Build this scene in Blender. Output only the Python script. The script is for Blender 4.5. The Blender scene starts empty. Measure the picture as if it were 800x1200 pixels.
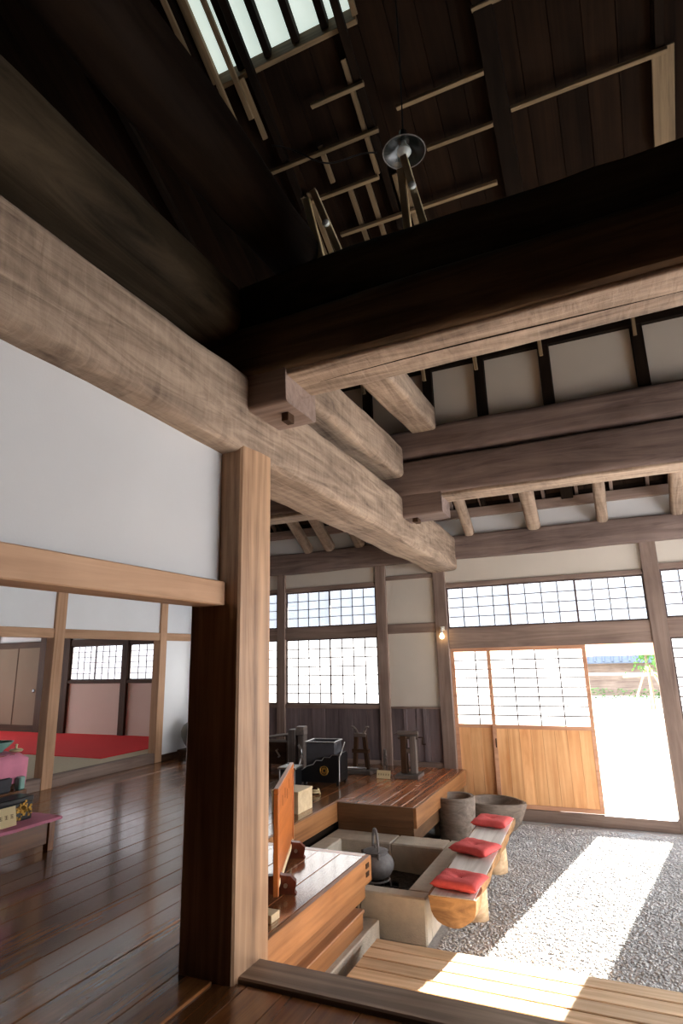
import bpy, bmesh, math, random
import numpy as np
from mathutils import Matrix, Vector, noise

random.seed(7)
rng = np.random.default_rng(7)
scene = bpy.context.scene
COL = scene.collection
PI = math.pi

# ------------------------------------------------------------------ camera
cam_d = bpy.data.cameras.new('camera')
cam = bpy.data.objects.new('camera', cam_d)
COL.objects.link(cam)
YAW, PITCH, ROLL, FPX = 0.41987733, 0.24472953, -0.02483214, 688.13
cam_d.sensor_fit = 'VERTICAL'
cam_d.sensor_height = 36.0
cam_d.sensor_width = 24.0
cam_d.lens = 36.0 * FPX / 1200.0
cam_d.clip_start = 0.05
cam_d.clip_end = 400
_rz = Matrix.Rotation(YAW, 3, 'Z')
_r, _f, _u = Vector((1, 0, 0)), Vector((0, math.cos(PITCH), math.sin(PITCH))), Vector((0, -math.sin(PITCH), math.cos(PITCH)))
_r2 = math.cos(ROLL) * _r + math.sin(ROLL) * _u
_u2 = -math.sin(ROLL) * _r + math.cos(ROLL) * _u
_r2, _u2, _f = _rz @ _r2, _rz @ _u2, _rz @ _f
cam.matrix_world = Matrix(((_r2.x, _u2.x, -_f.x, 0), (_r2.y, _u2.y, -_f.y, 0), (_r2.z, _u2.z, -_f.z, 1.55), (0, 0, 0, 1)))
scene.camera = cam

# ------------------------------------------------------------------ world, sun, exposure
PAPER = 2.5           # daylight carried by the paper screens
SUN = 85.0
SIDE = 8.2
SKY = 5.5
world = bpy.data.worlds.new('sky')
scene.world = world
world.use_nodes = True
bg = world.node_tree.nodes['Background']
bg.inputs[0].default_value = (0.80, 0.90, 1.0, 1)
bg.inputs[1].default_value = SKY
sun_d = bpy.data.lights.new('sun', 'SUN')
sun_d.energy = SUN
sun_d.angle = math.radians(0.55)
sun_d.color = (1.0, 0.94, 0.84)
sun = bpy.data.objects.new('sun', sun_d)
COL.objects.link(sun)
_el = math.radians(17.0)
_sd = Vector((-0.195 * math.cos(_el), -0.98 * math.cos(_el), -math.sin(_el)))
sun.rotation_euler = _sd.to_track_quat('-Z', 'Y').to_euler()
sun.location = (3, 16, 6)
vs = scene.view_settings
vs.view_transform = 'Standard'
vs.look = 'None'
vs.gamma = 1.0
vs.use_curve_mapping = False
vs.exposure = 0.32
scene.cycles.max_bounces = 10
scene.cycles.diffuse_bounces = 6
scene.cycles.glossy_bounces = 4
scene.cycles.sample_clamp_indirect = 6.0

# ------------------------------------------------------------------ materials
def lin(c):
    return tuple(((v / 255) / 12.92 if v / 255 <= 0.04045 else (((v / 255) + 0.055) / 1.055) ** 2.4) for v in c) + (1,)

def new_mat(name):
    m = bpy.data.materials.new(name)
    m.use_nodes = True
    nt = m.node_tree
    return m, nt, nt.nodes['Principled BSDF']

def wood(name, dark, light, rough=0.6, grain=14.0, stretch=0.06, bump=0.15, vary=0.25, spec=0.3, coat=0.0, ring=0.0, roughvar=0.0, adze=0.0):
    """Grain runs along the local X of every piece; each object shifts and tints its own."""
    m, nt, b = new_mat(name)
    N, Lk = nt.nodes, nt.links
    tc = N.new('ShaderNodeTexCoord')
    oi = N.new('ShaderNodeObjectInfo')
    mul = N.new('ShaderNodeVectorMath'); mul.operation = 'SCALE'; mul.inputs['Scale'].default_value = 37.0
    comb = N.new('ShaderNodeCombineXYZ')
    for i in range(3):
        Lk.new(oi.outputs['Random'], comb.inputs[i])
    Lk.new(comb.outputs[0], mul.inputs[0])
    add = N.new('ShaderNodeVectorMath'); add.operation = 'ADD'
    Lk.new(tc.outputs['Object'], add.inputs[0]); Lk.new(mul.outputs[0], add.inputs[1])
    mp = N.new('ShaderNodeMapping')
    mp.inputs['Scale'].default_value = (stretch, 1, 1)
    Lk.new(add.outputs[0], mp.inputs[0])
    n1 = N.new('ShaderNodeTexNoise'); n1.inputs['Scale'].default_value = grain; n1.inputs['Detail'].default_value = 8
    n1.inputs['Roughness'].default_value = 0.65; n1.inputs['Distortion'].default_value = 1.2
    Lk.new(mp.outputs[0], n1.inputs['Vector'])
    n2 = N.new('ShaderNodeTexNoise'); n2.inputs['Scale'].default_value = 1.7; n2.inputs['Detail'].default_value = 4
    Lk.new(add.outputs[0], n2.inputs['Vector'])
    mx = N.new('ShaderNodeMath'); mx.operation = 'MULTIPLY_ADD'
    Lk.new(n2.outputs['Fac'], mx.inputs[0]); mx.inputs[1].default_value = 0.45
    Lk.new(n1.outputs['Fac'], mx.inputs[2])
    fac, height = mx.outputs[0], n1.outputs['Fac']
    if ring:
        mp2 = N.new('ShaderNodeMapping'); mp2.inputs['Location'].default_value = (0, 0.07, -0.05); mp2.inputs['Scale'].default_value = (0.10, 1, 1)
        Lk.new(tc.outputs['Object'], mp2.inputs[0])
        wv = N.new('ShaderNodeTexWave'); wv.wave_type = 'RINGS'; wv.rings_direction = 'X'
        wv.inputs['Scale'].default_value = 7; wv.inputs['Distortion'].default_value = 7.0; wv.inputs['Detail'].default_value = 2.5; wv.inputs['Detail Scale'].default_value = 0.9
        Lk.new(mp2.outputs[0], wv.inputs['Vector'])
        ma = N.new('ShaderNodeMath'); ma.operation = 'MULTIPLY_ADD'; ma.inputs[1].default_value = -ring
        Lk.new(wv.outputs['Fac'], ma.inputs[0]); Lk.new(fac, ma.inputs[2]); fac = ma.outputs[0]
    if adze:
        mp3 = N.new('ShaderNodeMapping'); mp3.inputs['Scale'].default_value = (1.0, 0.22, 0.22)
        Lk.new(add.outputs[0], mp3.inputs[0])
        n3 = N.new('ShaderNodeTexNoise'); n3.inputs['Scale'].default_value = 26; n3.inputs['Detail'].default_value = 3; n3.inputs['Distortion'].default_value = 0.6
        Lk.new(mp3.outputs[0], n3.inputs['Vector'])
        ma = N.new('ShaderNodeMath'); ma.operation = 'MULTIPLY_ADD'; ma.inputs[1].default_value = adze * 0.5
        Lk.new(n3.outputs['Fac'], ma.inputs[0]); Lk.new(fac, ma.inputs[2])
        sb_ = N.new('ShaderNodeMath'); sb_.operation = 'SUBTRACT'; sb_.inputs[1].default_value = adze * 0.25
        Lk.new(ma.outputs[0], sb_.inputs[0]); fac = sb_.outputs[0]
        mh = N.new('ShaderNodeMath'); mh.operation = 'MULTIPLY_ADD'; mh.inputs[1].default_value = adze * 2
        Lk.new(n3.outputs['Fac'], mh.inputs[0]); Lk.new(height, mh.inputs[2]); height = mh.outputs[0]
    rp = N.new('ShaderNodeValToRGB')
    rp.color_ramp.elements[0].position = 0.46; rp.color_ramp.elements[0].color = lin(dark)
    rp.color_ramp.elements[1].position = 0.92; rp.color_ramp.elements[1].color = lin(light)
    Lk.new(fac, rp.inputs[0])
    hv = N.new('ShaderNodeHueSaturation')
    mr = N.new('ShaderNodeMapRange')
    mr.inputs['To Min'].default_value = 1 - vary; mr.inputs['To Max'].default_value = 1 + vary
    Lk.new(oi.outputs['Random'], mr.inputs['Value'])
    Lk.new(mr.outputs[0], hv.inputs['Value'])
    Lk.new(rp.outputs[0], hv.inputs['Color'])
    Lk.new(hv.outputs[0], b.inputs['Base Color'])
    b.inputs['Roughness'].default_value = rough
    b.inputs['Specular IOR Level'].default_value = spec
    if roughvar:
        rr = N.new('ShaderNodeMapRange')
        rr.inputs['To Min'].default_value = max(0.03, rough - roughvar); rr.inputs['To Max'].default_value = rough + roughvar
        Lk.new(n2.outputs['Fac'], rr.inputs['Value']); Lk.new(rr.outputs[0], b.inputs['Roughness'])
    b.inputs['Coat Weight'].default_value = coat
    b.inputs['Coat Roughness'].default_value = 0.12
    bp = N.new('ShaderNodeBump'); bp.inputs['Strength'].default_value = bump; bp.inputs['Distance'].default_value = 0.01
    Lk.new(height, bp.inputs['Height']); Lk.new(bp.outputs[0], b.inputs['Normal'])
    return m

def plain(name, c, rough=0.7, vary=0.08, scale=6.0, bump=0.0, bscale=60.0, metal=0.0, spec=0.3, c2=None):
    m, nt, b = new_mat(name)
    N, Lk = nt.nodes, nt.links
    tc = N.new('ShaderNodeTexCoord')
    n = N.new('ShaderNodeTexNoise'); n.inputs['Scale'].default_value = scale; n.inputs['Detail'].default_value = 6
    Lk.new(tc.outputs['Object'], n.inputs['Vector'])
    rp = N.new('ShaderNodeValToRGB')
    a = lin(c); d = lin(c2) if c2 else tuple(v * (1 - vary * 2) for v in a[:3]) + (1,)
    rp.color_ramp.elements[0].position = 0.3; rp.color_ramp.elements[0].color = d
    rp.color_ramp.elements[1].position = 0.7; rp.color_ramp.elements[1].color = a
    Lk.new(n.outputs['Fac'], rp.inputs[0]); Lk.new(rp.outputs[0], b.inputs['Base Color'])
    b.inputs['Roughness'].default_value = rough; b.inputs['Metallic'].default_value = metal
    b.inputs['Specular IOR Level'].default_value = spec
    if bump:
        n2 = N.new('ShaderNodeTexNoise'); n2.inputs['Scale'].default_value = bscale; n2.inputs['Detail'].default_value = 5
        Lk.new(tc.outputs['Object'], n2.inputs['Vector'])
        bp = N.new('ShaderNodeBump'); bp.inputs['Strength'].default_value = bump; bp.inputs['Distance'].default_value = 0.01
        Lk.new(n2.outputs['Fac'], bp.inputs['Height']); Lk.new(bp.outputs[0], b.inputs['Normal'])
    return m

def lit_paper(name, c, strength):
    m, nt, b = new_mat(name)
    b.inputs['Base Color'].default_value = (0.85, 0.85, 0.82, 1)
    b.inputs['Roughness'].default_value = 0.9
    b.inputs['Emission Color'].default_value = lin(c)
    b.inputs['Emission Strength'].default_value = strength
    return m

M = {}
M['beam'] = wood('hewn beam wood', (86, 70, 58), (172, 150, 130), 0.75, 10, 0.12, 0.5, 0.05, 0.2, adze=0.5)
M['beam_dark'] = wood('sooted beam wood', (44, 32, 22), (96, 76, 56), 0.75, 9, 0.08, 0.4, 0.06, 0.15)
M['beam_grey'] = wood('aged grey beam wood', (76, 62, 58), (136, 118, 110), 0.75, 9, 0.08, 0.4, 0.06, 0.2)
M['soot'] = wood('sooted roof wood', (16, 11, 8), (38, 28, 20), 0.8, 10, 0.08, 0.3, 0.2, 0.1)
M['bamboo'] = wood('pale lath wood', (96, 80, 58), (150, 128, 98), 0.6, 20, 0.05, 0.1, 0.2, 0.3)
M['pillar'] = wood('pillar wood', (112, 82, 60), (192, 154, 120), 0.5, 8, 0.045, 0.12, 0.03, 0.3, ring=0.13)
M['lintel'] = wood('lintel wood', (152, 114, 84), (198, 160, 128), 0.6, 9, 0.05, 0.1, 0.05, 0.25)
M['post'] = wood('post wood', (102, 84, 76), (148, 128, 116), 0.65, 11, 0.06, 0.12, 0.08, 0.25)  # greyed and lightened so the wood colour carries the far window glare
M['wainscot'] = wood('wainscot wood', (82, 72, 74), (126, 112, 112), 0.65, 11, 0.06, 0.12, 0.12, 0.25)  # window glare mixed into the wood colour as a pale grey tint
M['dark_post'] = wood('dark post wood', (40, 26, 17), (78, 56, 40), 0.6, 11, 0.06, 0.1, 0.1, 0.12)
M['floor'] = wood('polished floor wood', (70, 40, 20), (144, 92, 52), 0.24, 10, 0.05, 0.05, 0.26, 0.5, 0.5, 0, 0.07)
M['plat'] = wood('polished platform wood', (136, 78, 46), (198, 126, 82), 0.26, 10, 0.05, 0.05, 0.14, 0.5, 0.35, 0, 0.06)
M['gloss'] = wood('lacquered platform wood', (84, 50, 29), (152, 100, 62), 0.22, 10, 0.05, 0.04, 0.2, 0.7, 1.0, 0, 0.05)
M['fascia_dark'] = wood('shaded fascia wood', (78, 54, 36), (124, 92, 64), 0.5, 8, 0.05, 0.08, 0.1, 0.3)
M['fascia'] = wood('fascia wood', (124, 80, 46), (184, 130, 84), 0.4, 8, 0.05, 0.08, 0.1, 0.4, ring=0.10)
M['screen'] = wood('orange board wood', (158, 82, 30), (206, 122, 58), 0.35, 8, 0.05, 0.06, 0.05, 0.4)
M['doorwood'] = wood('cedar door wood', (204, 136, 82), (246, 196, 142), 0.55, 9, 0.05, 0.08, 0.12, 0.3)
M['doorframe'] = wood('cedar frame wood', (178, 126, 96), (220, 170, 138), 0.55, 9, 0.05, 0.08, 0.06, 0.3)
M['deck'] = wood('deck slat wood', (176, 142, 104), (232, 204, 168), 0.6, 12, 0.05, 0.12, 0.12, 0.3, ring=0.07)
M['sill'] = wood('threshold wood', (110, 90, 74), (178, 154, 132), 0.5, 9, 0.05, 0.1, 0.04, 0.35, ring=0.14)  # post wood made lighter, standing in for light reflected from the windows
M['dusty'] = wood('dusty sooted log', (30, 24, 17), (78, 66, 50), 0.85, 6, 0.12, 0.4, 0.05, 0.1)
M['pale'] = wood('pale new wood', (198, 172, 130), (232, 212, 174), 0.6, 12, 0.05, 0.05, 0.05, 0.3)
M['muntin'] = wood('muntin wood', (60, 48, 46), (92, 78, 76), 0.6, 12, 0.05, 0.05, 0.05, 0.2)
M['roofboard'] = wood('roof board wood', (20, 13, 8), (48, 33, 22), 0.8, 9, 0.05, 0.1, 0.25, 0.1)
M['bark'] = wood('log bark wood', (92, 66, 44), (172, 130, 86), 0.7, 14, 0.3, 0.6, 0.05, 0.2)
M['benchtop'] = wood('weathered bench wood', (182, 172, 160), (228, 222, 214), 0.5, 10, 0.05, 0.1, 0.05, 0.35)
M['mortar'] = wood('weathered mortar wood', (92, 82, 74), (150, 136, 124), 0.8, 12, 0.2, 0.6, 0.05, 0.2)
M['footwood'] = wood('dark red foot wood', (62, 26, 16), (112, 54, 34), 0.35, 10, 0.1, 0.05, 0.05, 0.4)
M['toolwood'] = wood('old tool wood', (62, 56, 54), (120, 108, 100), 0.6, 12, 0.07, 0.2, 0.15, 0.3)
M['plaster'] = plain('white plaster', (200, 200, 200), 0.85, 0.03, 1.6, 0.05, 90)
M['plaster_bright'] = plain('brightened white plaster', (228, 230, 232), 0.85, 0.03, 1.6, 0.05, 90)  # white plaster brightened in its colour so the left panels come out lighter
M['plaster_warm'] = plain('aged plaster', (206, 198, 186), 0.85, 0.04, 1.6, 0.05, 90)
M['plaster_pink'] = plain('buff plaster', (204, 186, 174), 0.85, 0.03, 1.6, 0.05, 90)
M['stone'] = plain('hearth stone', (200, 188, 170), 0.85, 0.08, 14, 0.5, 80)
M['ash'] = plain('hearth ash', (92, 86, 80), 0.95, 0.35, 30, 1.0, 60)
M['earth'] = plain('doma gravel bed', (180, 179, 178), 0.95, 0.15, 60, 1.0, 140)
M['pebble'] = plain('grey pebbles', (212, 211, 210), 0.9, 0.2, 9, 0, 0, 0, 0.2)
M['sand'] = plain('bright sand', (214, 206, 192), 0.95, 0.06, 3, 0.2, 60)
M['iron'] = plain('cast iron', (128, 124, 122), 0.65, 0.15, 30, 0.4, 120, 0.4, 0.4)
M['steel'] = plain('bright steel', (190, 190, 190), 0.3, 0.05, 20, 0, 0, 1.0)
M['red'] = plain('red carpet felt', (236, 52, 56), 0.95, 0.05, 40, 0.2, 300)
M['cushion'] = plain('red cushion cloth', (226, 96, 94), 0.9, 0.06, 30, 0.4, 240)
M['pink'] = plain('pink cloth', (224, 142, 166), 0.9, 0.08, 8, 0.15, 200)
M['tatami'] = plain('pale mat', (206, 196, 168), 0.9, 0.06, 30, 0.2, 200)
M['black'] = plain('black lacquer', (22, 24, 26), 0.28, 0.1, 10, 0, 0, 0, 0.5)
M['grey'] = plain('dark grey cloth', (70, 70, 74), 0.85, 0.1, 10)
M['gold'] = plain('gold leaf', (196, 150, 70), 0.35, 0.1, 20, 0, 0, 0.7)
M['celadon'] = plain('celadon glaze', (132, 176, 164), 0.25, 0.05, 6, 0, 0, 0, 0.5)
M['jar'] = plain('grey stoneware', (110, 116, 112), 0.45, 0.12, 6, 0, 0, 0, 0.4)
M['card'] = plain('cream card', (222, 204, 160), 0.8, 0.03, 8)
M['ink'] = plain('brown ink', (96, 60, 40), 0.8, 0.05, 8)
M['fusuma'] = plain('aged screen paper', (120, 106, 88), 0.85, 0.04, 2)
M['wire'] = plain('black flex', (24, 24, 24), 0.5, 0.05, 8)
M['enamel'] = plain('black enamel shade', (30, 34, 32), 0.25, 0.05, 8, 0, 0, 0, 0.5)
M['porcelain'] = plain('white porcelain', (225, 225, 220), 0.3, 0.03, 8)
M['tile'] = plain('grey roof tile', (96, 104, 120), 0.6, 0.12, 4)
M['leaf'] = plain('green leaves', (86, 130, 60), 0.7, 0.25, 12)
M['trunk'] = plain('grey trunk', (120, 104, 90), 0.85, 0.15, 12)
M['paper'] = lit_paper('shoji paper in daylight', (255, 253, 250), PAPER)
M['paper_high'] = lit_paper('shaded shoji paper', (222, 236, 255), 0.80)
M['paper_side'] = lit_paper('side shoji paper in daylight', (250, 251, 255), SIDE)
M['paper_annex_fill'] = lit_paper('added annex fill paper', (250, 250, 255), 6.5)  # glow of an added, unseen annex window
M['paper_red'] = lit_paper('annex shoji paper', (244, 246, 255), 1.15)
M['skylight'] = lit_paper('skylight pane', (205, 222, 212), 0.75)
m_, nt_, b_ = new_mat('bulb glow')
b_.inputs['Emission Color'].default_value = (1.0, 0.66, 0.28, 1); b_.inputs['Emission Strength'].default_value = 14
M['glow'] = m_
m_, nt_, b_ = new_mat('clear bulb glass')
b_.inputs['Base Color'].default_value = (0.9, 0.95, 0.93, 1); b_.inputs['Roughness'].default_value = 0.08
b_.inputs['Transmission Weight'].default_value = 0.6
M['glass'] = m_

# ------------------------------------------------------------------ builders
LOC = {}       # object -> matrix in its root's frame

def tag(o, label=None, cat=None, group=None, kind=None):
    if label: o['label'] = label
    if cat: o['category'] = cat
    if group: o['group'] = group
    if kind: o['kind'] = kind
    return o

def thing(name, label, cat, loc=(0, 0, 0), rz=0.0, group=None):
    o = bpy.data.objects.new(name, None)
    o.empty_display_size = 0.1
    COL.objects.link(o)
    o.location = loc; o.rotation_euler = (0, 0, rz)
    LOC[o] = Matrix.Identity(4)
    return tag(o, label, cat, group)

def struct(name, loc=(0, 0, 0), rz=0.0, label=None):
    o = thing(name, label, None, loc, rz)
    o['kind'] = 'structure'
    return o

def link(name, me, mat_l, parent=None, mtx=None):
    o = bpy.data.objects.new(name, me)
    COL.objects.link(o)
    mtx = mtx or Matrix.Identity(4)
    LOC[o] = mtx
    if parent is not None:
        o.parent = parent
        o.matrix_parent_inverse = LOC[parent].inverted()
    o.matrix_basis = mtx
    if mat_l and not me.materials:
        me.materials.append(mat_l)
    return o

def smooth(me, ang=40):
    for p in me.polygons: p.use_smooth = True
    try: me.set_sharp_from_angle(angle=math.radians(ang))
    except Exception: pass

BOXES = {}
def box_mesh(dx, dy, dz, mat, bev):
    key = (round(dx, 4), round(dy, 4), round(dz, 4), mat, bev)
    if key in BOXES: return BOXES[key]
    bm = bmesh.new()
    bmesh.ops.create_cube(bm, size=1.0)
    bmesh.ops.scale(bm, vec=(dx, dy, dz), verts=bm.verts)
    b = min(bev, 0.35 * min(dx, dy, dz))
    if b > 0:
        bmesh.ops.bevel(bm, geom=list(bm.edges), offset=b, segments=1, affect='EDGES')
    me = bpy.data.meshes.new('box'); bm.to_mesh(me); bm.free()
    me.materials.append(M[mat])
    BOXES[key] = me
    return me

RY = Matrix.Rotation(-PI / 2, 4, 'Y'); RZ = Matrix.Rotation(PI / 2, 4, 'Z')
def box(name, mn, mx, mat, parent=None, bev=0.003):
    """box given by corners in its root's frame; grain follows its longest side"""
    d = [abs(mx[i] - mn[i]) for i in range(3)]
    c = [(mx[i] + mn[i]) / 2 for i in range(3)]
    k = d.index(max(d))
    T = Matrix.Translation(c)
    if k == 0: me, R_ = box_mesh(d[0], d[1], d[2], mat, bev), Matrix.Identity(4)
    elif k == 1: me, R_ = box_mesh(d[1], d[0], d[2], mat, bev), RZ
    else: me, R_ = box_mesh(d[2], d[1], d[0], mat, bev), RY
    return link(name, me, None, parent, T @ R_)

def bar(name, p0, p1, w, h, mat, parent=None, bev=0.003, up=(0, 0, 1)):
    """straight bar between two points, w across, h along up"""
    p0, p1 = Vector(p0), Vector(p1)
    x = (p1 - p0); L_ = x.length; x.normalize()
    u = Vector(up)
    y = u.cross(x)
    if y.length < 1e-4: y = Vector((0, 1, 0)).cross(x)
    y.normalize(); z = x.cross(y)
    R_ = Matrix(((x.x, y.x, z.x, 0), (x.y, y.y, z.y, 0), (x.z, y.z, z.z, 0), (0, 0, 0, 1)))
    return link(name, box_mesh(L_, w, h, mat, bev), None, parent, Matrix.Translation((p0 + p1) / 2) @ R_)

def mesh(name, verts, faces, mat, parent=None, sm=True, ang=40):
    vs_ = np.array([tuple(v) for v in verts], float)
    c = (vs_.min(0) + vs_.max(0)) / 2
    me = bpy.data.meshes.new(name)
    me.from_pydata((vs_ - c).tolist(), [], [tuple(f) for f in faces]); me.update()
    bm = bmesh.new(); bm.from_mesh(me); bmesh.ops.recalc_face_normals(bm, faces=bm.faces); bm.to_mesh(me); bm.free()
    if sm: smooth(me, ang)
    return link(name, me, M[mat], parent, Matrix.Translation(c))

class MB:
    """collects pieces of one part"""
    def __init__(s): s.v, s.f = [], []
    def box(s, mn, mx):
        n = len(s.v)
        for x in (mn[0], mx[0]):
            for y in (mn[1], mx[1]):
                for z in (mn[2], mx[2]): s.v.append((x, y, z))
        s.f += [[n + i for i in q] for q in ((0, 1, 3, 2), (4, 6, 7, 5), (0, 4, 5, 1), (2, 3, 7, 6), (0, 2, 6, 4), (1, 5, 7, 3))]
        return s
    def tube(s, pts, r, seg=8, closed=False):
        pts = [Vector(p) for p in pts]; n0 = len(s.v); n = len(pts)
        rr = r if isinstance(r, (list, tuple)) else [r] * n
        for i, p in enumerate(pts):
            a = pts[(i - 1) % n] if (closed or i > 0) else p
            b = pts[(i + 1) % n] if (closed or i < n - 1) else p
            t = (b - a).normalized()
            u = t.cross(Vector((0, 0, 1)))
            if u.length < 0.05: u = t.cross(Vector((0, 1, 0)))
            u.normalize(); w = t.cross(u)
            for k in range(seg):
                an = 2 * PI * k / seg
                s.v.append(p + rr[i] * (math.cos(an) * u + math.sin(an) * w))
        for i in range(n if closed else n - 1):
            j = (i + 1) % n
            for k in range(seg):
                k2 = (k + 1) % seg
                s.f.append([n0 + i * seg + k, n0 + i * seg + k2, n0 + j * seg + k2, n0 + j * seg + k])
        if not closed:
            s.f.append([n0 + k for k in range(seg)]); s.f.append([n0 + (n - 1) * seg + k for k in range(seg)])
        return s
    def lathe(s, prof, c=(0, 0, 0), seg=28, wob=None):
        n0 = len(s.v)
        for i, (r, z) in enumerate(prof):
            for k in range(seg):
                a = 2 * PI * k / seg
                q = r * (1 + (wob(a, z) if wob else 0))
                s.v.append((c[0] + q * math.cos(a), c[1] + q * math.sin(a), c[2] + z))
        for i in range(len(prof) - 1):
            for k in range(seg):
                k2 = (k + 1) % seg
                s.f.append([n0 + i * seg + k, n0 + i * seg + k2, n0 + (i + 1) * seg + k2, n0 + (i + 1) * seg + k])
        if prof[0][0] > 1e-4: s.f.append([n0 + k for k in range(seg)])
        if prof[-1][0] > 1e-4: s.f.append([n0 + (len(prof) - 1) * seg + k for k in range(seg)])
        return s
    def prism(s, poly, z0, z1):
        n0 = len(s.v); n = len(poly)
        s.v += [(x, y, z0) for x, y in poly] + [(x, y, z1) for x, y in poly]
        s.f.append([n0 + i for i in range(n)]); s.f.append([n0 + n + i for i in range(n)])
        for i in range(n): s.f.append([n0 + i, n0 + (i + 1) % n, n0 + n + (i + 1) % n, n0 + n + i])
        return s
    def build(s, name, mat, parent=None, sm=True, ang=40): return mesh(name, s.v, s.f, mat, parent, sm, ang)

def log(name, p0, p1, w, h, mat, parent=None, n=26, rnd=5.0, wob=0.018, seed=0.0, taper=1.0, bow=None):
    """rough-hewn beam: rounded rectangle swept from p0 to p1 with an uneven surface"""
    p0, p1 = Vector(p0), Vector(p1)
    x = p1 - p0; L_ = x.length; x.normalize()
    y = Vector((0, 0, 1)).cross(x).normalized(); z = x.cross(y)
    rc = min(w, h) * (1.0 / rnd) + 0.006
    prof = []
    for (sy, sz, a0) in ((1, 1, 0), (-1, 1, PI / 2), (-1, -1, PI), (1, -1, 1.5 * PI)):
        cy, cz = sy * (w / 2 - rc), sz * (h / 2 - rc)
        for q_ in range(4):
            an = a0 + PI / 2 * q_ / 3
            prof.append((cy + rc * math.cos(an), cz + rc * math.sin(an)))
        ny_, nz_ = ((-1, 1), (-1, -1), (1, -1), (1, 1))[int(a0 / (PI / 2) + 0.5)]
        e0 = prof[-1]
        e1 = {0: (-(w / 2 - rc), h / 2), 1: (-w / 2, -(h / 2 - rc)), 2: (w / 2 - rc, -h / 2), 3: (w / 2, h / 2 - rc)}[int(a0 / (PI / 2) + 0.5)]
        for q_ in (0.25, 0.5, 0.75): prof.append((e0[0] + (e1[0] - e0[0]) * q_, e0[1] + (e1[1] - e0[1]) * q_))
    seg = len(prof)
    v, f = [], []
    for i in range(n + 1):
        t = i / n
        k = 1 + (taper - 1) * t
        off = bow(t) if bow else (0, 0)
        for (py0, pz0) in prof:
            q = Vector((0, py0 * k, pz0 * k))
            nv = noise.noise(Vector((t * L_ * 0.9 + seed, q.y * 3, q.z * 3 + seed))) * wob * 1.3 + noise.noise(Vector((t * L_ * 5 + seed, q.y * 8, q.z * 8))) * wob * 0.4
            q = q * (1 + nv / max(0.1, min(w, h) / 2))
            v.append((t * L_ - L_ / 2, q.y + off[0], q.z + off[1]))
    for i in range(n):
        for j in range(seg):
            j2 = (j + 1) % seg
            f.append((i * seg + j, i * seg + j2, (i + 1) * seg + j2, (i + 1) * seg + j))
    f.append(tuple(range(seg))[::-1]); f.append(tuple(n * seg + j for j in range(seg)))
    me = bpy.data.meshes.new(name); me.from_pydata(v, [], f); me.update()
    bm = bmesh.new(); bm.from_mesh(me); bmesh.ops.recalc_face_normals(bm, faces=bm.faces); bm.to_mesh(me); bm.free()
    smooth(me, 32)
    R_ = Matrix(((x.x, y.x, z.x, 0), (x.y, y.y, z.y, 0), (x.z, y.z, z.z, 0), (0, 0, 0, 1)))
    return link(name, me, M[mat], parent, Matrix.Translation((p0 + p1) / 2) @ R_)

# ------------------------------------------------------------------ main dimensions (metres, z = 0 on the raised floor)
FAR, DOMA, LEFT, RIGHT, BACK = 8.8, -0.6, -6.91, 3.8, -2.0
def roof_z(y): return 3.75 + 0.65 * (8.95 - y)

# ------------------------------------------------------------------ ground and floors
g = MB().box((-30, 8.6, DOMA - 0.3), (30, 70, DOMA - 0.02)).build('ground', 'sand', None, False)
g['kind'] = 'structure'
fl = struct('floor')
def planks(x0, x1, y0, y1, w, mat, cuts, z=0.0):
    n = max(1, round((x1 - x0) / w)); w = (x1 - x0) / n
    for i in range(n):
        ys = sorted([y0] + [c + (0.9 if i % 2 else 0.0) + (0.37 if i % 3 == 1 else 0) for c in cuts if y0 + 0.5 < c + 1.3 and c + 1.3 < y1 - 0.3] + [y1])
        for a, b_ in zip(ys[:-1], ys[1:]):
            dz = random.uniform(-0.0012, 0.0012)
            box('plank', (x0 + i * w + 0.0016, a + 0.001, z - 0.035 + dz), (x0 + (i + 1) * w - 0.0016, b_ - 0.001, z + dz), mat, fl, 0.003)
planks(LEFT - 0.05, -3.065, BACK, FAR, 0.2, 'floor', ())
planks(-3.065, -2.05, BACK, 4.85, 0.2, 'gloss', ())
planks(-3.065, -2.15, 6.5, FAR, 0.13, 'plat', ())
planks(-2.05, RIGHT, BACK, 2.86, 0.2, 'floor', ())
# end boards and faces of the raised floor around the hearth
box('end_board', (-3.03, 4.85, -0.035), (-2.05, 4.92, 0.0), 'plat', fl)
box('fascia', (-2.05, 3.08, -0.19), (-2.01, 4.92, -0.002), 'fascia', fl, 0.004)
for zz in (-0.055, -0.115):
    box('tenon', (-2.012, 4.80, zz - 0.018), (-2.004, 4.86, zz + 0.018), 'dark_post', fl, 0.001)
box('lower_fascia', (-2.07, 3.08, -0.30), (-2.045, 4.86, -0.19), 'fascia', fl)
box('ledge', (-2.07, 3.08, -0.325), (-1.97, 4.66, -0.298), 'fascia', fl, 0.006)
box('ledge_face', (-2.05, 3.08, -0.44), (-1.985, 4.66, -0.325), 'fascia', fl)
box('stone_footing', (-2.07, 3.08, DOMA), (-1.94, 4.88, -0.44), 'stone', fl, 0.008)
box('end_fascia', (-3.06, 4.88, -0.19), (-2.05, 4.92, -0.036), 'fascia', fl)
box('side_fascia', (-3.07, 4.92, -0.20), (-3.035, 6.5, -0.002), 'fascia', fl)
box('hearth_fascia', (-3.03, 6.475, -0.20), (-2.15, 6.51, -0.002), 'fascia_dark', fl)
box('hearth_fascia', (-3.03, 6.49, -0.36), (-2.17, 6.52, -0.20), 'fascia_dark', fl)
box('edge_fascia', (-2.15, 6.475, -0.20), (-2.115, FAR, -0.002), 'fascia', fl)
box('edge_fascia', (-2.19, 6.49, -0.36), (-2.155, FAR, -0.20), 'fascia_dark', fl)
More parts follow.
